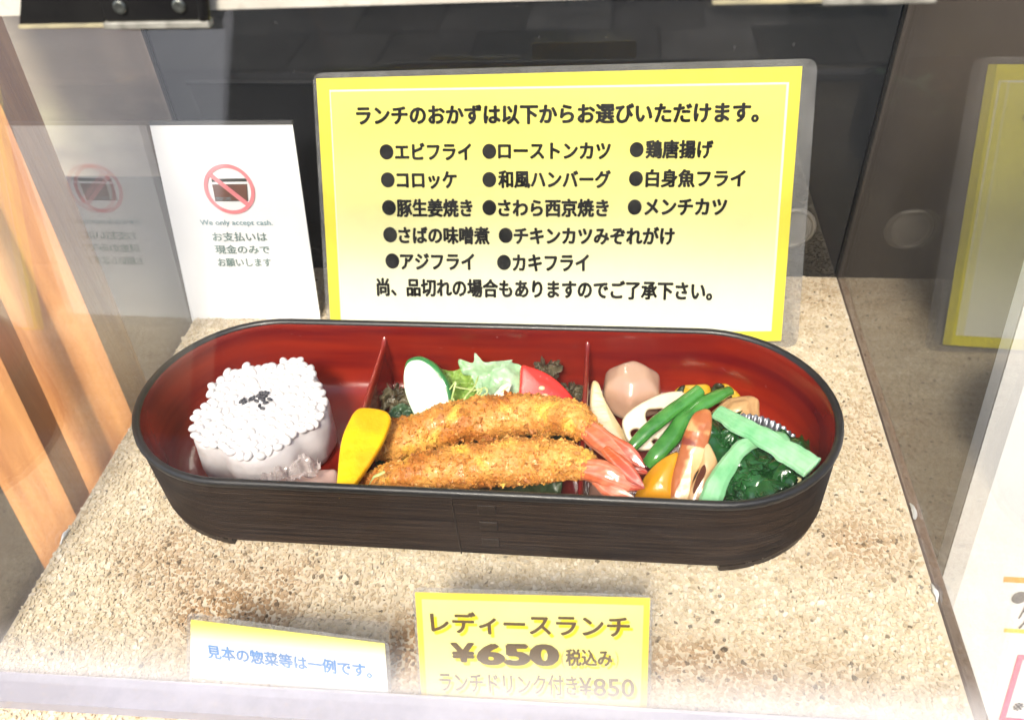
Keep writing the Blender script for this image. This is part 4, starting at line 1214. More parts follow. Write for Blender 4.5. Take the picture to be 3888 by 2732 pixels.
# cucumber slice
m_cflesh = mat('cucumber_flesh', (0.66, 0.78, 0.60), (0.46, 0.66, 0.36), scale=24, rough=0.25, sss=0.25, coat=0.3, stretch=(1, 3, 1), lo=0.5, hi=0.75)
m_crind = mat('cucumber_rind', (0.02, 0.14, 0.03), (0.05, 0.24, 0.07), scale=30, rough=0.3, coat=0.4, bump=0.3, bscale=60)
CF = ((-0.2739,0.9002,0.112),(0.9988,-0.0481,0.0),(0.0348,0.7232,0.6897),(-0.0332,-0.6889,0.7241),[(-0.0333,0.0417),(-0.0163,0.0461),(0.0026,0.04),(0.0197,0.0259),(0.0339,0.0045),(0.0401,-0.0174),(0.0418,-0.0394),(0.033,-0.0578),(0.0106,-0.0616),(-0.0108,-0.052),(-0.0236,-0.0351),(-0.0348,-0.0112),(-0.0401,0.0109),(-0.0394,0.0312)],[(-0.0308,0.0396),(-0.0161,0.0434),(0.0004,0.0377),(0.0164,0.0239),(0.0306,0.0031),(0.0377,-0.0186),(0.0393,-0.0396),(0.0317,-0.0556),(0.0104,-0.0594),(-0.0087,-0.0501),(-0.021,-0.0338),(-0.032,-0.011),(-0.0373,0.0111),(-0.0365,0.0295)])
CO = CF[0]
cuc = empty('cucumber_slice', CO, 'oval cucumber slice with dark green rind leaning in the salad', 'cucumber')
part_mesh('flesh', piece(CF[:4] + (CF[5],), 0.010, dome=0.05, edge=0.2), m_cflesh, cuc)
sh = tuple(np.array(CF[0]) - np.array(CF[3]) * 0.0012 + np.array(CF[2]) * 0.0035 + np.array(CF[1]) * 0.0012)
part_mesh('rind', piece((sh,) + CF[1:5], 0.024, dome=0.02, edge=0.3, noise_amp=0.0016, nscale=50), m_crind, cuc)

# tomato wedge
m_tom = mat('tomato_skin', (0.62, 0.035, 0.02), (0.52, 0.02, 0.015), scale=12, rough=0.22, coat=0.5, sss=0.2, wear=((0.85, 0.45, 0.35), 90, 0.62, 0.75, 0.35))
TF = ((-0.0954,0.9143,0.1),(0.9537,0.3008,-0.0),(-0.2366,0.7502,0.6174),(0.1857,-0.5888,0.7867),[(-0.0226,0.0446),(-0.0099,0.0414),(0.0066,0.0321),(0.0223,0.0189),(0.0368,0.0001),(0.0468,-0.0178),(0.0526,-0.0394),(0.0456,-0.0563),(0.0165,-0.0531),(-0.0251,-0.034),(-0.0395,-0.0132),(-0.0317,0.0127)])
tom = empty('tomato_wedge', TF[0], 'red tomato wedge with pale seeds beside the right red divider', 'tomato')
part_mesh('flesh', piece(TF, 0.030, dome=0.10, nout=80, edge=0.15), m_tom, tom)
m_seed = mat('tomato_seed', (0.85, 0.62, 0.42), (0.80, 0.5, 0.3), scale=40, rough=0.3, sss=0.2)
for q in [(-0.0932,0.9104,0.112),(-0.0869,0.8986,0.109),(-0.0731,0.8993,0.108)][:2]:
    vv, ff = ico_blob(0.0052, 0.0040, 0.0034, 0, 12, 8)
    nd = np.array(TF[3]); c_ = np.array(TF[0]); q = np.array(q); q = q + nd * (0.0042 - (q - c_) @ nd)
    link('seed', mesh('seed', [(a[0] + q[0] - tom.location[0], a[1] + q[1] - tom.location[1], a[2] + q[2] - tom.location[2]) for a in vv], ff), m_seed, tom, True)

# --- fried prawns -----------------------------------------------------------
m_crust = mat('fried_crumb', (1, 1, 1), (0.80, 0.72, 0.62), scale=60, rough=0.5, attr='Col', coat=0.12, bump=0.5, bscale=150, sss=0.1)
m_tail = mat('prawn_tail', (1, 1, 1), (0.80, 0.62, 0.58), scale=30, rough=0.2, attr='Col', coat=0.6, sss=0.2, stretch=(2, 6, 2))
gold = [(0.62, 0.22, 0.02), (0.72, 0.32, 0.04), (0.46, 0.12, 0.012), (0.82, 0.50, 0.12), (0.30, 0.07, 0.01), (0.66, 0.26, 0.03)]
def crumbcol(p, s):
    h = fbm(p, 14, s, 3)
    base = lerp((0.50, 0.175, 0.026), (0.80, 0.41, 0.095), 0.5 + 1.1 * h)
    return lerp(base, (0.90, 0.55, 0.09), max(0, fbm(p, 34, s + 4, 2) - 0.20) * 2.4)
def prawn(path_, radii, tails, seed, label):
    base = crom(path_, 5)[2]
    pr = empty('fried_prawn', (float(base[0]), float(base[1]), float(base[2]) - radii[2]), label, 'fried prawn', 'fried prawns in the middle compartment')
    v, f, c = tube(path_, radii, 40, 110, flat=0.92, noise_amp=0.0062, nscale=26, seed=seed)
    n = len(v)
    # finer lumps
    C = crom(path_, 110)
    v2 = []; cols = []
    for i, p in enumerate(v):
        p = np.array(p); ax = C[i // 40]; d = p - ax; d /= np.linalg.norm(d) + 1e-9
        p = p + d * (0.0032 * abs(fbm(p, 85, seed + 2, 2)) * 2)
        v2.append(tuple(p)); cols.append(crumbcol(p, seed))
    part_mesh('crust', (v2, f, cols), m_crust, pr)
    # loose crumbs: thousands of small angular flakes standing off the crust
    rg = np.random.default_rng(int(seed * 10) + 1)
    V = []; F = []; CC = []; k = 0
    for _ in range(4600):
        i = rg.integers(2, 108); j = rg.integers(0, 40)
        p = np.array(v2[i * 40 + j]); ax = C[i]; d = p - ax; d /= np.linalg.norm(d)
        if d[2] < -0.5: continue
        s_ = rg.uniform(0.0012, 0.0034) * (2.1 if rg.random() < 0.13 else 1)
        u = rg.normal(size=3); u /= np.linalg.norm(u); w = np.cross(u, d); w /= np.linalg.norm(w) + 1e-9; u = np.cross(d, w)
        tip = p + d * s_ * rg.uniform(0.1, 0.9) + u * s_ * rg.uniform(-.8, .8)
        q = [p - d * 0.0006 + u * s_, p - d * .0006 - u * s_ * 0.6 + w * s_ * 0.8, p - d * .0006 - u * s_ * 0.5 - w * s_ * 0.8, tip, tip + w * s_ * 0.6 + u * s_ * 0.3]
        V += [tuple(x - np.array(pr.location)) for x in q]
        F += [(k, k + 1, k + 3), (k + 1, k + 2, k + 3), (k + 2, k, k + 4), (k + 2, k + 4, k + 3), (k, k + 3, k + 4)]
        c0 = np.array(crumbcol(p, seed)) * 0.6 + np.array(gold[rg.integers(0, 6)]) * 0.4
        c0 = np.clip(c0 * rg.uniform(0.75, 1.25), 0, 0.95)
        CC += [c0] * 5; k += 5
    o = link('crumbs', mesh('crumbs', V, F, CC), m_crust, pr); o['kind'] = 'stuff'
    # tail: last shell ring and fan blades
    for tname, tp, tr, fl, fd, ca, cb in tails:
        def cf(t, a, p, ca=ca, cb=cb):
            st_ = max(0.0, math.sin(a * 6 + 25 * p[0])) ** 3
            col = lerp(ca, cb, t * 1.1)
            return lerp(col, (0.88, 0.55, 0.42), 0.5 * st_ * (0.3 + 0.7 * math.sin(math.pi * t)))
        vv, ff, cc = tube(tp, tr, 40, 44, flat=fl, flatdir=fd, noise_amp=0.0014, nscale=70, seed=seed, colfn=cf, ribs=9, ribamp=0.05)
        part_mesh(tname, (vv, ff, cc), m_tail, pr)
red1, red2, pk = (0.62, 0.15, 0.045), (0.38, 0.035, 0.015), (0.66, 0.24, 0.15)
fdv = (0.1, -0.75, 0.66)
prawn([(-0.338,0.8037,0.07),(-0.3157,0.8104,0.08),(-0.26,0.8367,0.088),(-0.1963,0.8561,0.092),(-0.131,0.8639,0.096),(-0.0732,0.8514,0.112),(-0.0378,0.8205,0.134),(-0.0106,0.7949,0.142)],
      [0.015, 0.025, 0.0300, 0.0310, 0.0315, 0.029, 0.023, 0.012],
      [('tail_shell', [(-0.0273,0.8042,0.142),(-0.0078,0.7852,0.142),(0.0112,0.7684,0.14),(0.0298,0.7485,0.136),(0.0401,0.7382,0.13)], [0.013, 0.0165, 0.016, 0.012, 0.008], 0.62, fdv, red1, pk),
       ('tail_fin', [(0.0025,0.7811,0.147),(0.0233,0.7623,0.146),(0.0417,0.7493,0.142),(0.0585,0.7373,0.136)], [0.008, 0.0125, 0.0115, 0.0012], 0.2, fdv, red1, red2),
       ('tail_fin', [(0.0029,0.7546,0.152),(0.0213,0.7298,0.154),(0.0391,0.7126,0.151),(0.0559,0.6975,0.146)], [0.006, 0.0110, 0.0095, 0.0012], 0.2, fdv, red1, red2),
       ('tail_fin', [(0.0198,0.763,0.128),(0.0383,0.7486,0.127),(0.0505,0.743,0.125),(0.0627,0.7409,0.122)], [0.006, 0.010, 0.008, 0.0015], 0.2, fdv, red2, red2)],
      1.0, 'golden fried prawn lying behind the other, its tail over the right divider')
prawn([(-0.3374,0.72,0.08),(-0.3148,0.724,0.088),(-0.2609,0.7351,0.102),(-0.1999,0.7449,0.11),(-0.1392,0.7523,0.116),(-0.0827,0.7542,0.122),(-0.0422,0.7421,0.134),(-0.0127,0.7306,0.142)],
      [0.012, 0.021, 0.027, 0.0295, 0.0325, 0.0325, 0.025, 0.012],
      [('tail_shell', [(-0.0263,0.7243,0.142),(-0.0062,0.722,0.143),(0.0118,0.7148,0.142),(0.0298,0.7089,0.138),(0.0398,0.7068,0.135)], [0.012, 0.0165, 0.0165, 0.013, 0.009], 0.62, fdv, red1, pk),
       ('tail_fin', [(0.0098,0.7182,0.144),(0.0277,0.711,0.143),(0.0415,0.7066,0.14),(0.0577,0.7025,0.136)], [0.007, 0.0125, 0.0105, 0.0012], 0.2, fdv, pk, red2),
       ('tail_fin', [(-0.0079,0.7139,0.134),(0.0083,0.6995,0.134),(0.0242,0.692,0.132),(0.0457,0.6861,0.13)], [0.006, 0.0095, 0.0105, 0.003], 0.2, fdv, red1, pk)],
      2.0, 'golden fried prawn lying at the front beside the black rim')

# --- right compartment ------------------------------------------------------
# taro: barrel with cut facets
m_taro = mat('simmered_taro', (0.44, 0.26, 0.18), (0.54, 0.36, 0.25), scale=10, rough=0.22, coat=0.5, sss=0.3, bump=0.08, bscale=30)
TC = np.array((0.0447,0.9486,0.072))
planes = []
for k in range(6):
    a = math.radians(-90 + 26 + k * 60)
    planes.append((np.array((math.cos(a), math.sin(a), 0.12)), 0.0425))
    planes.append((np.array((math.cos(a) * 0.75, math.sin(a) * 0.75, 0.66)), 0.0455))
    planes.append((np.array((math.cos(a) * 0.7, math.sin(a) * 0.7, -0.6)), 0.045))
planes.append((np.array((0.05, -0.1, 1.0)), 0.046))
planes = [(a / np.linalg.norm(a), d) for a, d in planes]
v = []; f = []; nu, nv = 64, 40
for i in range(nv + 1):
    th = math.pi * i / nv
    for j in range(nu):
        ph = 2 * math.pi * j / nu
        d = np.array((math.sin(th) * math.cos(ph), math.sin(th) * math.sin(ph), math.cos(th)))
        s_ = sum((max(0.0, (a @ d)) / D) ** 22 for a, D in planes) ** (1 / 22)
        r = 1.0 / s_
        r = min(r, 0.0525)
        p = TC + d * r * np.array((1.06, 1.0, 1.0))
        p = p + d * 0.0010 * fbm(p, 30, 4)
        v.append(tuple(p))
for i in range(nv):
    for j in range(nu):
        f.append((i * nu + j, (i + 1) * nu + j, (i + 1) * nu + (j + 1) % nu, i * nu + (j + 1) % nu))
thing_mesh('taro', (v, f), m_taro, 'pinkish beige faceted taro at the back of the right compartment', 'taro')

# bamboo shoot wedge with fine combed ridges
m_bam = mat('bamboo_shoot', (0.62, 0.48, 0.26), (0.54, 0.39, 0.20), scale=14, rough=0.35, coat=0.3, sss=0.2, stretch=(1, 1, 6), bump=0.3, bscale=30)
BF = ((0.0044,0.8782,0.075),(0.9926,0.1215,-0.0),(-0.0961,0.7846,0.6125),(0.0744,-0.608,0.7905),[(-0.0161,0.0608),(-0.0066,0.0612),(-0.0032,0.0465),(0.0103,0.0156),(0.0305,-0.0223),(0.0445,-0.0481),(0.0543,-0.069),(0.0489,-0.08),(0.0225,-0.0696),(-0.0054,-0.0455),(-0.0229,-0.0172),(-0.0226,0.022)])
b_o = thing_mesh('bamboo_shoot', piece(BF, 0.022, dome=0.1, nout=110, rings=10, edge=0.2), m_bam, 'pale pointed bamboo shoot wedge against the right divider', 'bamboo shoot')
m_pk2 = mat('pale_simmered_radish', (0.30, 0.16, 0.12), (0.36, 0.21, 0.16), scale=8, rough=0.3, sss=0.2)
thing_mesh('simmered_radish', piece(((0.0003,0.7793,0.045),(1.0,-0.0004,0.0),(0.0003,0.9085,0.4178),(-0.0002,-0.4178,0.9085),[(-0.0145,0.0061),(-0.0003,0.0112),(0.0217,0.0055),(0.0373,-0.0117),(0.0354,-0.0295),(-0.0143,-0.0319)]), 0.02, dome=0.2), m_pk2, 'dull brown simmered root piece low beneath the prawn tails', 'vegetable')
# dark interior bed on the right: simmering leaves at the bottom
vf = crumple((-0.01, 0.70, 0.03), (0.25, 0.70, 0.03), (0.25, 0.98, 0.03), (-0.01, 0.98, 0.03), 40, 40, 0.01, 18, 13, edge=0.05)
# lotus root with real holes
m_lot = mat('lotus_root', (0.60, 0.50, 0.35), (0.50, 0.39, 0.26), scale=14, rough=0.25, coat=0.4, sss=0.25, bump=0.05)
LF = ((0.0807,0.8725,0.085),(0.9998,-0.0174,0.0),(0.014,0.8054,0.5926),(-0.0103,-0.5925,0.8055),[(-0.049,-0.007),(-0.045,0.0046),(-0.033,0.0167),(-0.0143,0.029),(0.0034,0.0379),(0.0212,0.0431),(0.0379,0.0429),(0.0438,0.0294),(0.0375,0.0109),(0.0347,-0.0096),(0.0229,-0.026),(0.0056,-0.0382),(-0.0121,-0.0425),(-0.0276,-0.0422),(-0.0415,-0.0293)],[(-0.0188,0.0082),(-0.014,0.018),(-0.0028,0.0199),(0.0084,0.0209),(0.0103,0.0142),(0.0055,0.0048),(-0.0021,-0.0035),(-0.0087,-0.0073),(-0.0155,-0.0031)],[(-0.0401,-0.0191),(-0.0354,-0.0127),(-0.0264,-0.0116),(-0.0207,-0.0158),(-0.0227,-0.0227),(-0.0303,-0.0288),(-0.0371,-0.0273)],[(-0.008,-0.0299),(-0.0015,-0.025),(0.0053,-0.0292),(0.0011,-0.0361),(-0.0056,-0.0354)],[(0.02,0.001),(0.0266,0.0058),(0.0301,-0.0031),(0.0259,-0.0123),(0.0203,-0.0103)])
def holed(fr, thick, m, name, label, cat):
    O, e1, e2, n_ = fr[:4]
    cu = bpy.data.curves.new(name, 'CURVE'); cu.dimensions = '2D'; cu.fill_mode = 'BOTH'; cu.extrude = thick / 2; cu.bevel_depth = thick * 0.16; cu.bevel_resolution = 2
    for pts in fr[4:]:
        P2 = crom(pts, 44, True)
        s_ = cu.splines.new('POLY'); s_.points.add(len(P2) - 1)
        for k, q in enumerate(P2): s_.points[k].co = (q[0], q[1], 0, 1)
        s_.use_cyclic_u = True
    o = bpy.data.objects.new('tmp', cu); COL.objects.link(o)
    dg = bpy.context.evaluated_depsgraph_get()
    me = bpy.data.meshes.new_from_object(o.evaluated_get(dg))
    bpy.data.objects.remove(o); bpy.data.curves.remove(cu)
    me.name = name
    M_ = Matrix((e1, e2, n_)).transposed().to_4x4(); M_.translation = Vector(O)
    me.transform(M_)
    me.materials.clear()
    o = link(name, me, m)
    tag(o, label, cat)
    return recenter(o)
holed(LF, 0.014, m_lot, 'lotus_root_slice', 'cream lotus root slice with holes behind the green beans', 'lotus root')

# green beans
m_bean = mat('green_bean', (0.03, 0.17, 0.02), (0.075, 0.27, 0.05), scale=14, rough=0.2, coat=0.5, sss=0.15, stretch=(3, 3, 3), wear=((0.35, 0.6, 0.3), 120, 0.7, 0.78, 0.4))
m_beanend = mat('bean_cut', (0.30, 0.60, 0.28), rough=0.4)
def bean(pth, rad, label, seed):
    b_ = empty('green_bean', pth[-1], label, 'green bean', 'green beans on the simmered vegetables')
    part_mesh('pod', tube(pth, rad, 20, 60, flat=0.8, noise_amp=0.0012, nscale=25, seed=seed), m_bean, b_)
    a = np.array(pth[0]); d = a - np.array(pth[1]); d /= np.linalg.norm(d)
    part_mesh('cut_end', tube([tuple(a - d * 0.0002), tuple(a + d * 0.0012)], [rad[0] * 0.95, rad[0] * 0.7], 14, 6, flat=0.8, squash_ends=False), m_beanend, b_)
bean([(0.1426,0.8992,0.128),(0.12,0.8785,0.124),(0.0956,0.8585,0.118),(0.0695,0.8347,0.11),(0.0504,0.8164,0.1),(0.0388,0.8055,0.092)], [0.0098, 0.0106, 0.0112, 0.0108, 0.0098, 0.0078], 'green bean on the left, cut end up, crossing the lotus root slice', 1)
bean([(0.1897,0.9161,0.112),(0.1675,0.8962,0.118),(0.1421,0.8762,0.118),(0.1173,0.8487,0.112),(0.0975,0.8214,0.102),(0.0783,0.8005,0.092),(0.0637,0.7885,0.082)], [0.0080, 0.0104, 0.0118, 0.0134, 0.0136, 0.0124, 0.008], 'curved green bean on the right, running behind the fish cake strip', 2)

# kabocha pieces
m_kab = mat('kabocha_flesh', (0.62, 0.34, 0.01), (0.50, 0.42, 0.03), scale=16, rough=0.25, coat=0.5, sss=0.2)
m_kabr = mat('kabocha_rind', (0.014, 0.022, 0.010), (0.05, 0.07, 0.02), scale=24, rough=0.25, coat=0.5, bump=0.2)
def kabocha(fl, rinds, label):
    O = fl[0]
    k = empty('kabocha_piece', O, label, 'kabocha', 'kabocha pieces at the back')
    part_mesh('flesh', piece(fl, 0.030, dome=0.15), m_kab, k)
    for r_ in rinds:
        part_mesh('rind', piece(r_, 0.026, dome=0.12), m_kabr, k)
kabocha(((0.1409,0.9517,0.06),(0.9892,-0.1465,0.0),(0.1258,0.8495,0.5124),(-0.075,-0.5068,0.8588),[(-0.0329,-0.0009),(-0.0275,0.0124),(-0.0167,0.0202),(0.0018,0.024),(0.0202,0.027),(0.0269,0.02),(0.0271,0.0038),(0.0153,-0.0102),(-0.0123,-0.0142),(-0.028,-0.0115)]),
        [((0.1404,0.9482,0.0635),(0.9892,-0.1465,0.0),(0.1258,0.8495,0.5124),(-0.075,-0.5069,0.8588),[(-0.0254,0.0113),(-0.02,0.0191),(-0.0131,0.0201),(-0.0127,0.0118),(-0.0123,0.0044),(-0.0213,0.0014),(-0.0274,0.003)])], 'yellow kabocha piece with dark rind at the back beside the taro')
kabocha(((0.193,0.9609,0.06),(0.9804,-0.1969,0.0),(0.1685,0.8387,0.5179),(-0.102,-0.5077,0.8555),[(-0.0145,0.0176),(-0.0007,0.02),(0.012,0.0134),(0.024,0.0031),(0.0223,-0.0085),(0.0068,-0.0137),(-0.0121,-0.0122),(-0.0221,-0.0014),(-0.0217,0.0112)]),
        [((0.1922,0.9568,0.064),(0.9804,-0.1969,0.0),(0.1685,0.8387,0.5179),(-0.102,-0.5077,0.8555),[(-0.0236,0.0083),(-0.018,0.0179),(-0.0088,0.019),(-0.0023,0.0146),(-0.0059,0.0077),(-0.0142,0.0012),(-0.0222,-0.0002)]),
         ((0.1922,0.9568,0.064),(0.9804,-0.1969,0.0),(0.1685,0.8387,0.5179),(-0.102,-0.5077,0.8555),[(0.0004,-0.0024),(0.0076,0.0034),(0.012,0.0009),(0.0091,-0.0058),(0.0026,-0.009)])], 'yellow kabocha piece with dark rind above the brown chicken piece')

# brown simmered chicken
m_chk = mat('simmered_chicken', (0.50, 0.29, 0.12), (0.60, 0.38, 0.18), scale=16, rough=0.4, coat=0.2, sss=0.2, bump=0.35, bscale=60)
thing_mesh('simmered_chicken', piece(((0.2015,0.9053,0.08),(0.997,-0.078,0.0),(0.0669,0.854,0.5159),(-0.0403,-0.5143,0.8567),[(-0.0365,-0.0058),(-0.0271,0.0069),(-0.0144,0.02),(-0.0011,0.0235),(0.0099,0.0269),(0.0232,0.0286),(0.0333,0.0238),(0.0355,0.0103),(0.0371,-0.0036),(0.0317,-0.0169),(0.0127,-0.0338),(-0.0136,-0.0364),(-0.032,-0.0265)]), 0.032, dome=0.45, noise_amp=0.0035, nscale=28, nout=80), m_chk, 'light brown simmered chicken piece behind the pale green stem', 'chicken')

# yellow pepper
m_pep = mat('orange_yellow_squash', (0.72, 0.34, 0.008), (0.62, 0.24, 0.006), scale=10, rough=0.25, coat=0.5, sss=0.2)
thing_mesh('squash_wedge', piece(((0.0818,0.7594,0.085),(0.9587,-0.2844,0.0),(0.2343,0.7899,0.5668),(-0.1612,-0.5434,0.8239),[(-0.029,-0.0385),(-0.0262,-0.0159),(-0.0193,0.0079),(-0.007,0.0276),(0.0065,0.0422),(0.0156,0.0446),(0.022,0.0277),(0.0256,0.0004),(0.0306,-0.0282),(0.0069,-0.0435),(-0.0197,-0.0489)]), 0.026, dome=0.35, noise_amp=0.001, nscale=30), m_pep, 'orange yellow squash wedge at the front between prawn tails and fish cake', 'squash')

# chikuwa strips
def chik(t, x, y, w):
    return (0, 0, 0)
m_chik = mat('grilled_fish_cake', (1, 1, 1), (0.90, 0.82, 0.72), scale=20, rough=0.34, attr='Col', coat=0.25, sss=0.25, bump=0.2, bscale=28)
CH = ((0.1241,0.7798,0.112),(0.9769,-0.2136,0.0),(0.173,0.791,0.5869),(-0.1254,-0.5734,0.8097),[(-0.0001,0.0695),(0.0077,0.0727),(0.015,0.0694),(0.0195,0.0555),(0.0211,0.0386),(0.0201,0.0244),(0.0186,0.006),(0.0152,-0.0096),(0.0101,-0.0213),(0.0079,-0.0376),(0.0082,-0.0617),(0.007,-0.0724),(-0.0148,-0.0772),(-0.0175,-0.0631),(-0.0201,-0.0383),(-0.0194,-0.0104),(-0.0178,0.0114),(-0.0164,0.0268),(-0.0121,0.0493),(-0.0073,0.0633)])
cpts = np.array(CH[4]); ymx, ymn = cpts[:, 1].max(), cpts[:, 1].min()
def chcol(t, x, y, w):
    s_ = (ymx - y) / (ymx - ymn)            # 0 top .. 1 bottom
    cream, brn, dk = (0.74, 0.50, 0.26), (0.42, 0.13, 0.035), (0.22, 0.035, 0.012)
    n1_ = fbm((x, y, 0), 40, 3)
    col = cream
    if s_ < 0.24: col = lerp((0.70, 0.40, 0.18), brn, 0.6 + 1.6 * n1_)
    if 0.24 < s_ < 0.38: col = lerp(brn, dk, 0.4 + 2.0 * n1_)
    if s_ >= 0.38:
        lx_ = np.interp(s_, [0.38, 0.6, 1.0], [cpts[:, 0].min() + 0.019, cpts[:, 0].min() + 0.011, cpts[:, 0].min() + 0.002])
        col = lerp(brn, cream, (x - lx_ + 0.012 * n1_) / 0.006)
    return col
fc = empty('fish_cake_strip', CH[0], 'split grilled fish cake strip with brown bands standing at the front', 'fish cake')
part_mesh('grilled_side', piece(CH, 0.016, nout=120, rings=26, dome=0.30, noise_amp=0.0022, nscale=30, colfn=chcol), m_chik, fc)
CH2 = ((0.1421,0.7521,0.098),(0.9996,-0.0293,0.0),(0.0243,0.8275,0.561),(-0.0165,-0.5607,0.8278),[(0.0049,0.0524),(0.0123,0.0403),(0.0173,0.026),(0.017,0.0114),(0.0113,-0.0055),(0.0026,-0.0225),(-0.003,-0.0412),(-0.0232,-0.0426),(-0.018,-0.0116),(-0.0084,0.0098),(-0.0032,0.0309),(-0.0011,0.0478)])
part_mesh('inner_side', piece(CH2, 0.014, nout=70, rings=10, dome=0.2, noise_amp=0.0018, nscale=30, colfn=lambda *a: (0.62, 0.40, 0.20)), m_chik, fc)
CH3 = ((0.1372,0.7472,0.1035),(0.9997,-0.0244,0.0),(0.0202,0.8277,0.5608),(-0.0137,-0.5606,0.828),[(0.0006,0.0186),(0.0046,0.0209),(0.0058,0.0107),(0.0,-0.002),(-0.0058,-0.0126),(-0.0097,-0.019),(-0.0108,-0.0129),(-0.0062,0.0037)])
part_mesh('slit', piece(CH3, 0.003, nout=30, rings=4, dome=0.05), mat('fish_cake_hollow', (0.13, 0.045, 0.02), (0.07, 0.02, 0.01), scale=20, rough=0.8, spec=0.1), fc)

# foil cup with pleats
FC = (0.207, 0.800)
m_foil = mat('aluminium_foil', (0.22, 0.225, 0.25), (0.13, 0.135, 0.15), scale=30, rough=0.35, metal=0.8, bump=0.1)
n = 220; v = []; f = []
prof = [(0.068, 0.024), (0.074, 0.045), (0.080, 0.070), (0.086, 0.094)]
for side in (0, 1):
    for r, z in prof:
        for k in range(n):
            a = 2 * math.pi * k / n
            rr = r + 0.0022 * math.sin(a * 58) * (0.4 + 0.6 * z / 0.094) + side * 0.0006
            zz_ = z + 0.002 * noise.noise(Vector((math.cos(a) * 6, math.sin(a) * 6, z)))
            v.append((FC[0] + rr * math.cos(a) * 0.96, FC[1] + rr * math.sin(a), zz_))
m4 = len(prof)
for i in range(m4 - 1):
    for k in range(n):
        k2 = (k + 1) % n
        f.append((i * n + k, (i + 1) * n + k, (i + 1) * n + k2, i * n + k2))
        f.append(((m4 + i) * n + k, (m4 + i) * n + k2, (m4 + i + 1) * n + k2, (m4 + i + 1) * n + k))
for k in range(n):
    k2 = (k + 1) % n
    f.append(((m4 - 1) * n + k, (2 * m4 - 1) * n + k, (2 * m4 - 1) * n + k2, (m4 - 1) * n + k2))
f.append(tuple(range(n)))
thing_mesh('foil_cup', (v, f), m_foil, 'pleated aluminium foil cup holding the greens at the right end', 'foil cup')

# simmered greens: many wet crumpled leaves
m_spin = mat('wet_dark_greens', (0.005, 0.042, 0.008), (0.018, 0.10, 0.022), scale=22, rough=0.14, coat=0.5, sss=0.0, bump=0.25, bscale=50, wear=((0.5, 0.45, 0.2), 150, 0.74, 0.8, 0.6))
gre = empty('simmered_greens', (FC[0], FC[1], 0.03), 'wet dark green leaves heaped in the foil cup', 'greens')
vv, ff = ico_blob(0.070, 0.076, 0.036, 0, 36, 24)
vv = [tuple(np.array((FC[0] + a[0], FC[1] - 0.005 + a[1], 0.066 + a[2])) + 0.007 * fbm((a[0], a[1], a[2]), 22, 3)) for a in vv]
part_mesh('leaf_mass', (vv, ff), m_spin, gre)
rl = random.Random(11)
spots_ = [(0.1661,0.8534,0.1),(0.1788,0.8563,0.104),(0.1653,0.8242,0.106),(0.1798,0.8271,0.11),(0.1923,0.8288,0.112),(0.1611,0.7982,0.106),(0.1725,0.7974,0.114),(0.2009,0.7981,0.118),(0.1902,0.7727,0.118),(0.2162,0.7868,0.116),(0.2349,0.7858,0.112),(0.2041,0.7557,0.12),(0.2246,0.7586,0.118),(0.2469,0.7702,0.112),(0.2666,0.7863,0.104),(0.1824,0.7526,0.116),(0.179,0.7322,0.112),(0.1943,0.7324,0.116),(0.214,0.7335,0.116),(0.2351,0.7406,0.112),(0.2535,0.7554,0.108),(0.1848,0.7211,0.104),(0.2041,0.7206,0.106),(0.2245,0.7269,0.106),(0.2398,0.737,0.104),(0.2735,0.7738,0.1),(0.2707,0.8319,0.094),(0.2814,0.817,0.092)]
for k, q in enumerate(spots_):
    q = np.array(q) - (0, 0, 0.006)
    a = rl.uniform(0, math.pi); s1 = rl.uniform(0.020, 0.036); s2 = s1 * rl.uniform(0.5, 0.9); tl = rl.uniform(-.5, .5)
    d1 = np.array((math.cos(a), math.sin(a), tl)) * s1; d2 = np.array((-math.sin(a), math.cos(a), rl.uniform(-.6, .6))) * s2
    vf = crumple(q - d1 - d2, q + d1 - d2, q + d1 + d2, q - d1 + d2, 24, 20, 0.010, 14, k * 1.7, edge=0.35, curl=0.003, sag=rl.uniform(-0.004, 0.010), thick=0.0012)
    cl = []
    for p_ in vf[0]:
        ex, ey = (p_[0] - 0.148) , p_[1] - 0.8415
        rr_ = math.hypot(max(ex, 0), ey)
        if rr_ > 0.150 and p_[2] < 0.156:
            k_ = 0.150 / rr_; p_ = (0.148 + (ex * k_ if ex > 0 else ex), 0.8415 + ey * k_, p_[2])
        cl.append(p_)
    part_mesh('leaf', (cl, vf[1], vf[2]), m_spin, gre)
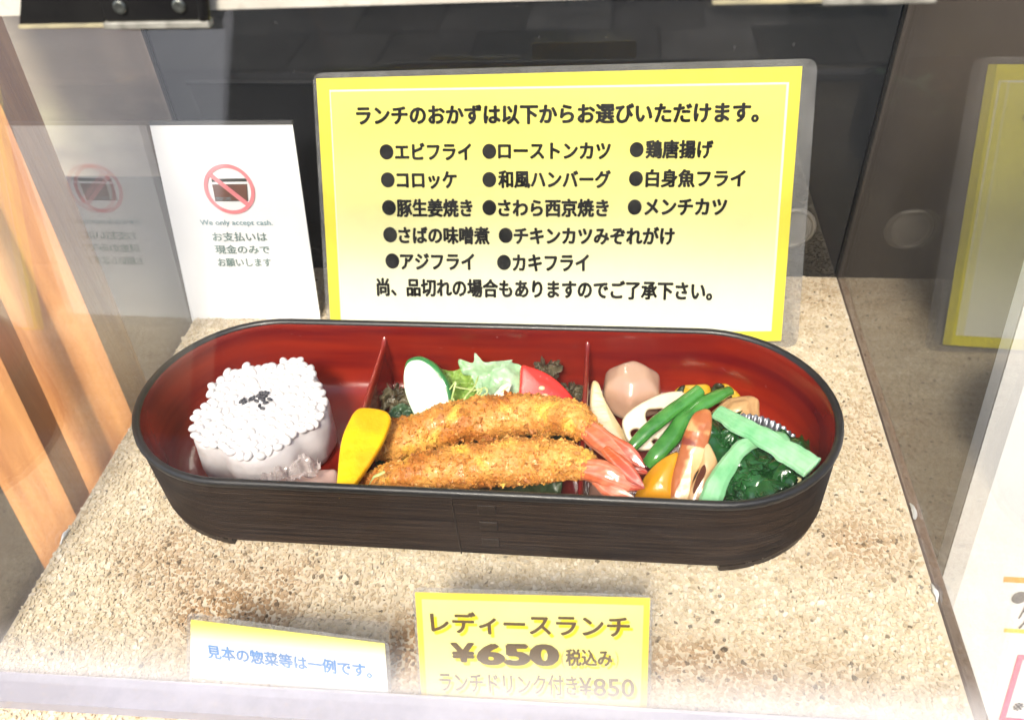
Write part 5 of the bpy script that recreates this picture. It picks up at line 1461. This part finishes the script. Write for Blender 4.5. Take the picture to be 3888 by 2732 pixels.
# pale stems
m_stem = mat('pale_green_stem', (0.14, 0.42, 0.18), (0.34, 0.62, 0.36), scale=26, rough=0.35, coat=0.3, sss=0.25, stretch=(1, 1, 1), bump=0.25, bscale=26)
thing_mesh('greens_stem', tube([(0.1633,0.8561,0.128),(0.1856,0.8312,0.134),(0.2112,0.8058,0.138),(0.2364,0.7844,0.14),(0.2568,0.7636,0.142),(0.2758,0.7408,0.146)], [0.0100, 0.0130, 0.0130, 0.0138, 0.0155, 0.0175], 70, 60, flat=0.42, flatdir=(0, -0.5, 0.85), noise_amp=0.0030, nscale=34, ribs=13, ribamp=0.06), m_stem,
           'thick pale mint green stem lying across the top of the greens to the rim', 'stem')
thing_mesh('greens_stem', tube([(0.2194,0.8039,0.122),(0.199,0.7932,0.128),(0.1803,0.7699,0.13),(0.1665,0.7469,0.128),(0.1534,0.7226,0.122),(0.1438,0.6973,0.112)], [0.007, 0.0095, 0.0105, 0.0120, 0.0135, 0.0150], 60, 56, flat=0.5, flatdir=(0, -0.5, 0.85), noise_amp=0.0018, nscale=30, ribs=9, ribamp=0.04), m_stem,
           'bent green stem beneath the thick one, reaching down to the front rim', 'stem')
thing_mesh('greens_stem', tube([(0.2438,0.8351,0.108),(0.2547,0.8252,0.11),(0.2619,0.8206,0.106)], [0.007, 0.010, 0.008], 16, 20, flat=0.4, noise_amp=0.001, nscale=40), m_stem,
           'short green stem scrap next to the foil cup pleats', 'stem')
# two tiny crumbs on the greens and a fleck on the shell
m_fleck = mat('sesame_crumb', (0.75, 0.68, 0.35), (0.6, 0.5, 0.25), scale=40, rough=0.5)
for q, lab in (((0.26,0.7351,0.122), 'tiny pale curled crumb on the greens near the rim'),):
    q = np.array(q)
    thing_mesh('crumb', tube([tuple(q), tuple(q + (0.003, 0.002, 0.003)), tuple(q + (0.001, 0.006, 0.002))], [0.0012, 0.002, 0.0014], 8, 12), m_fleck, lab, 'crumb')

# ------------------------------------------------------------------ real size
for o in list(scene.objects):
    if o.parent is None and o.type in ('MESH', 'EMPTY'):
        o.matrix_world = Matrix.Scale(S, 4) @ o.matrix_basis
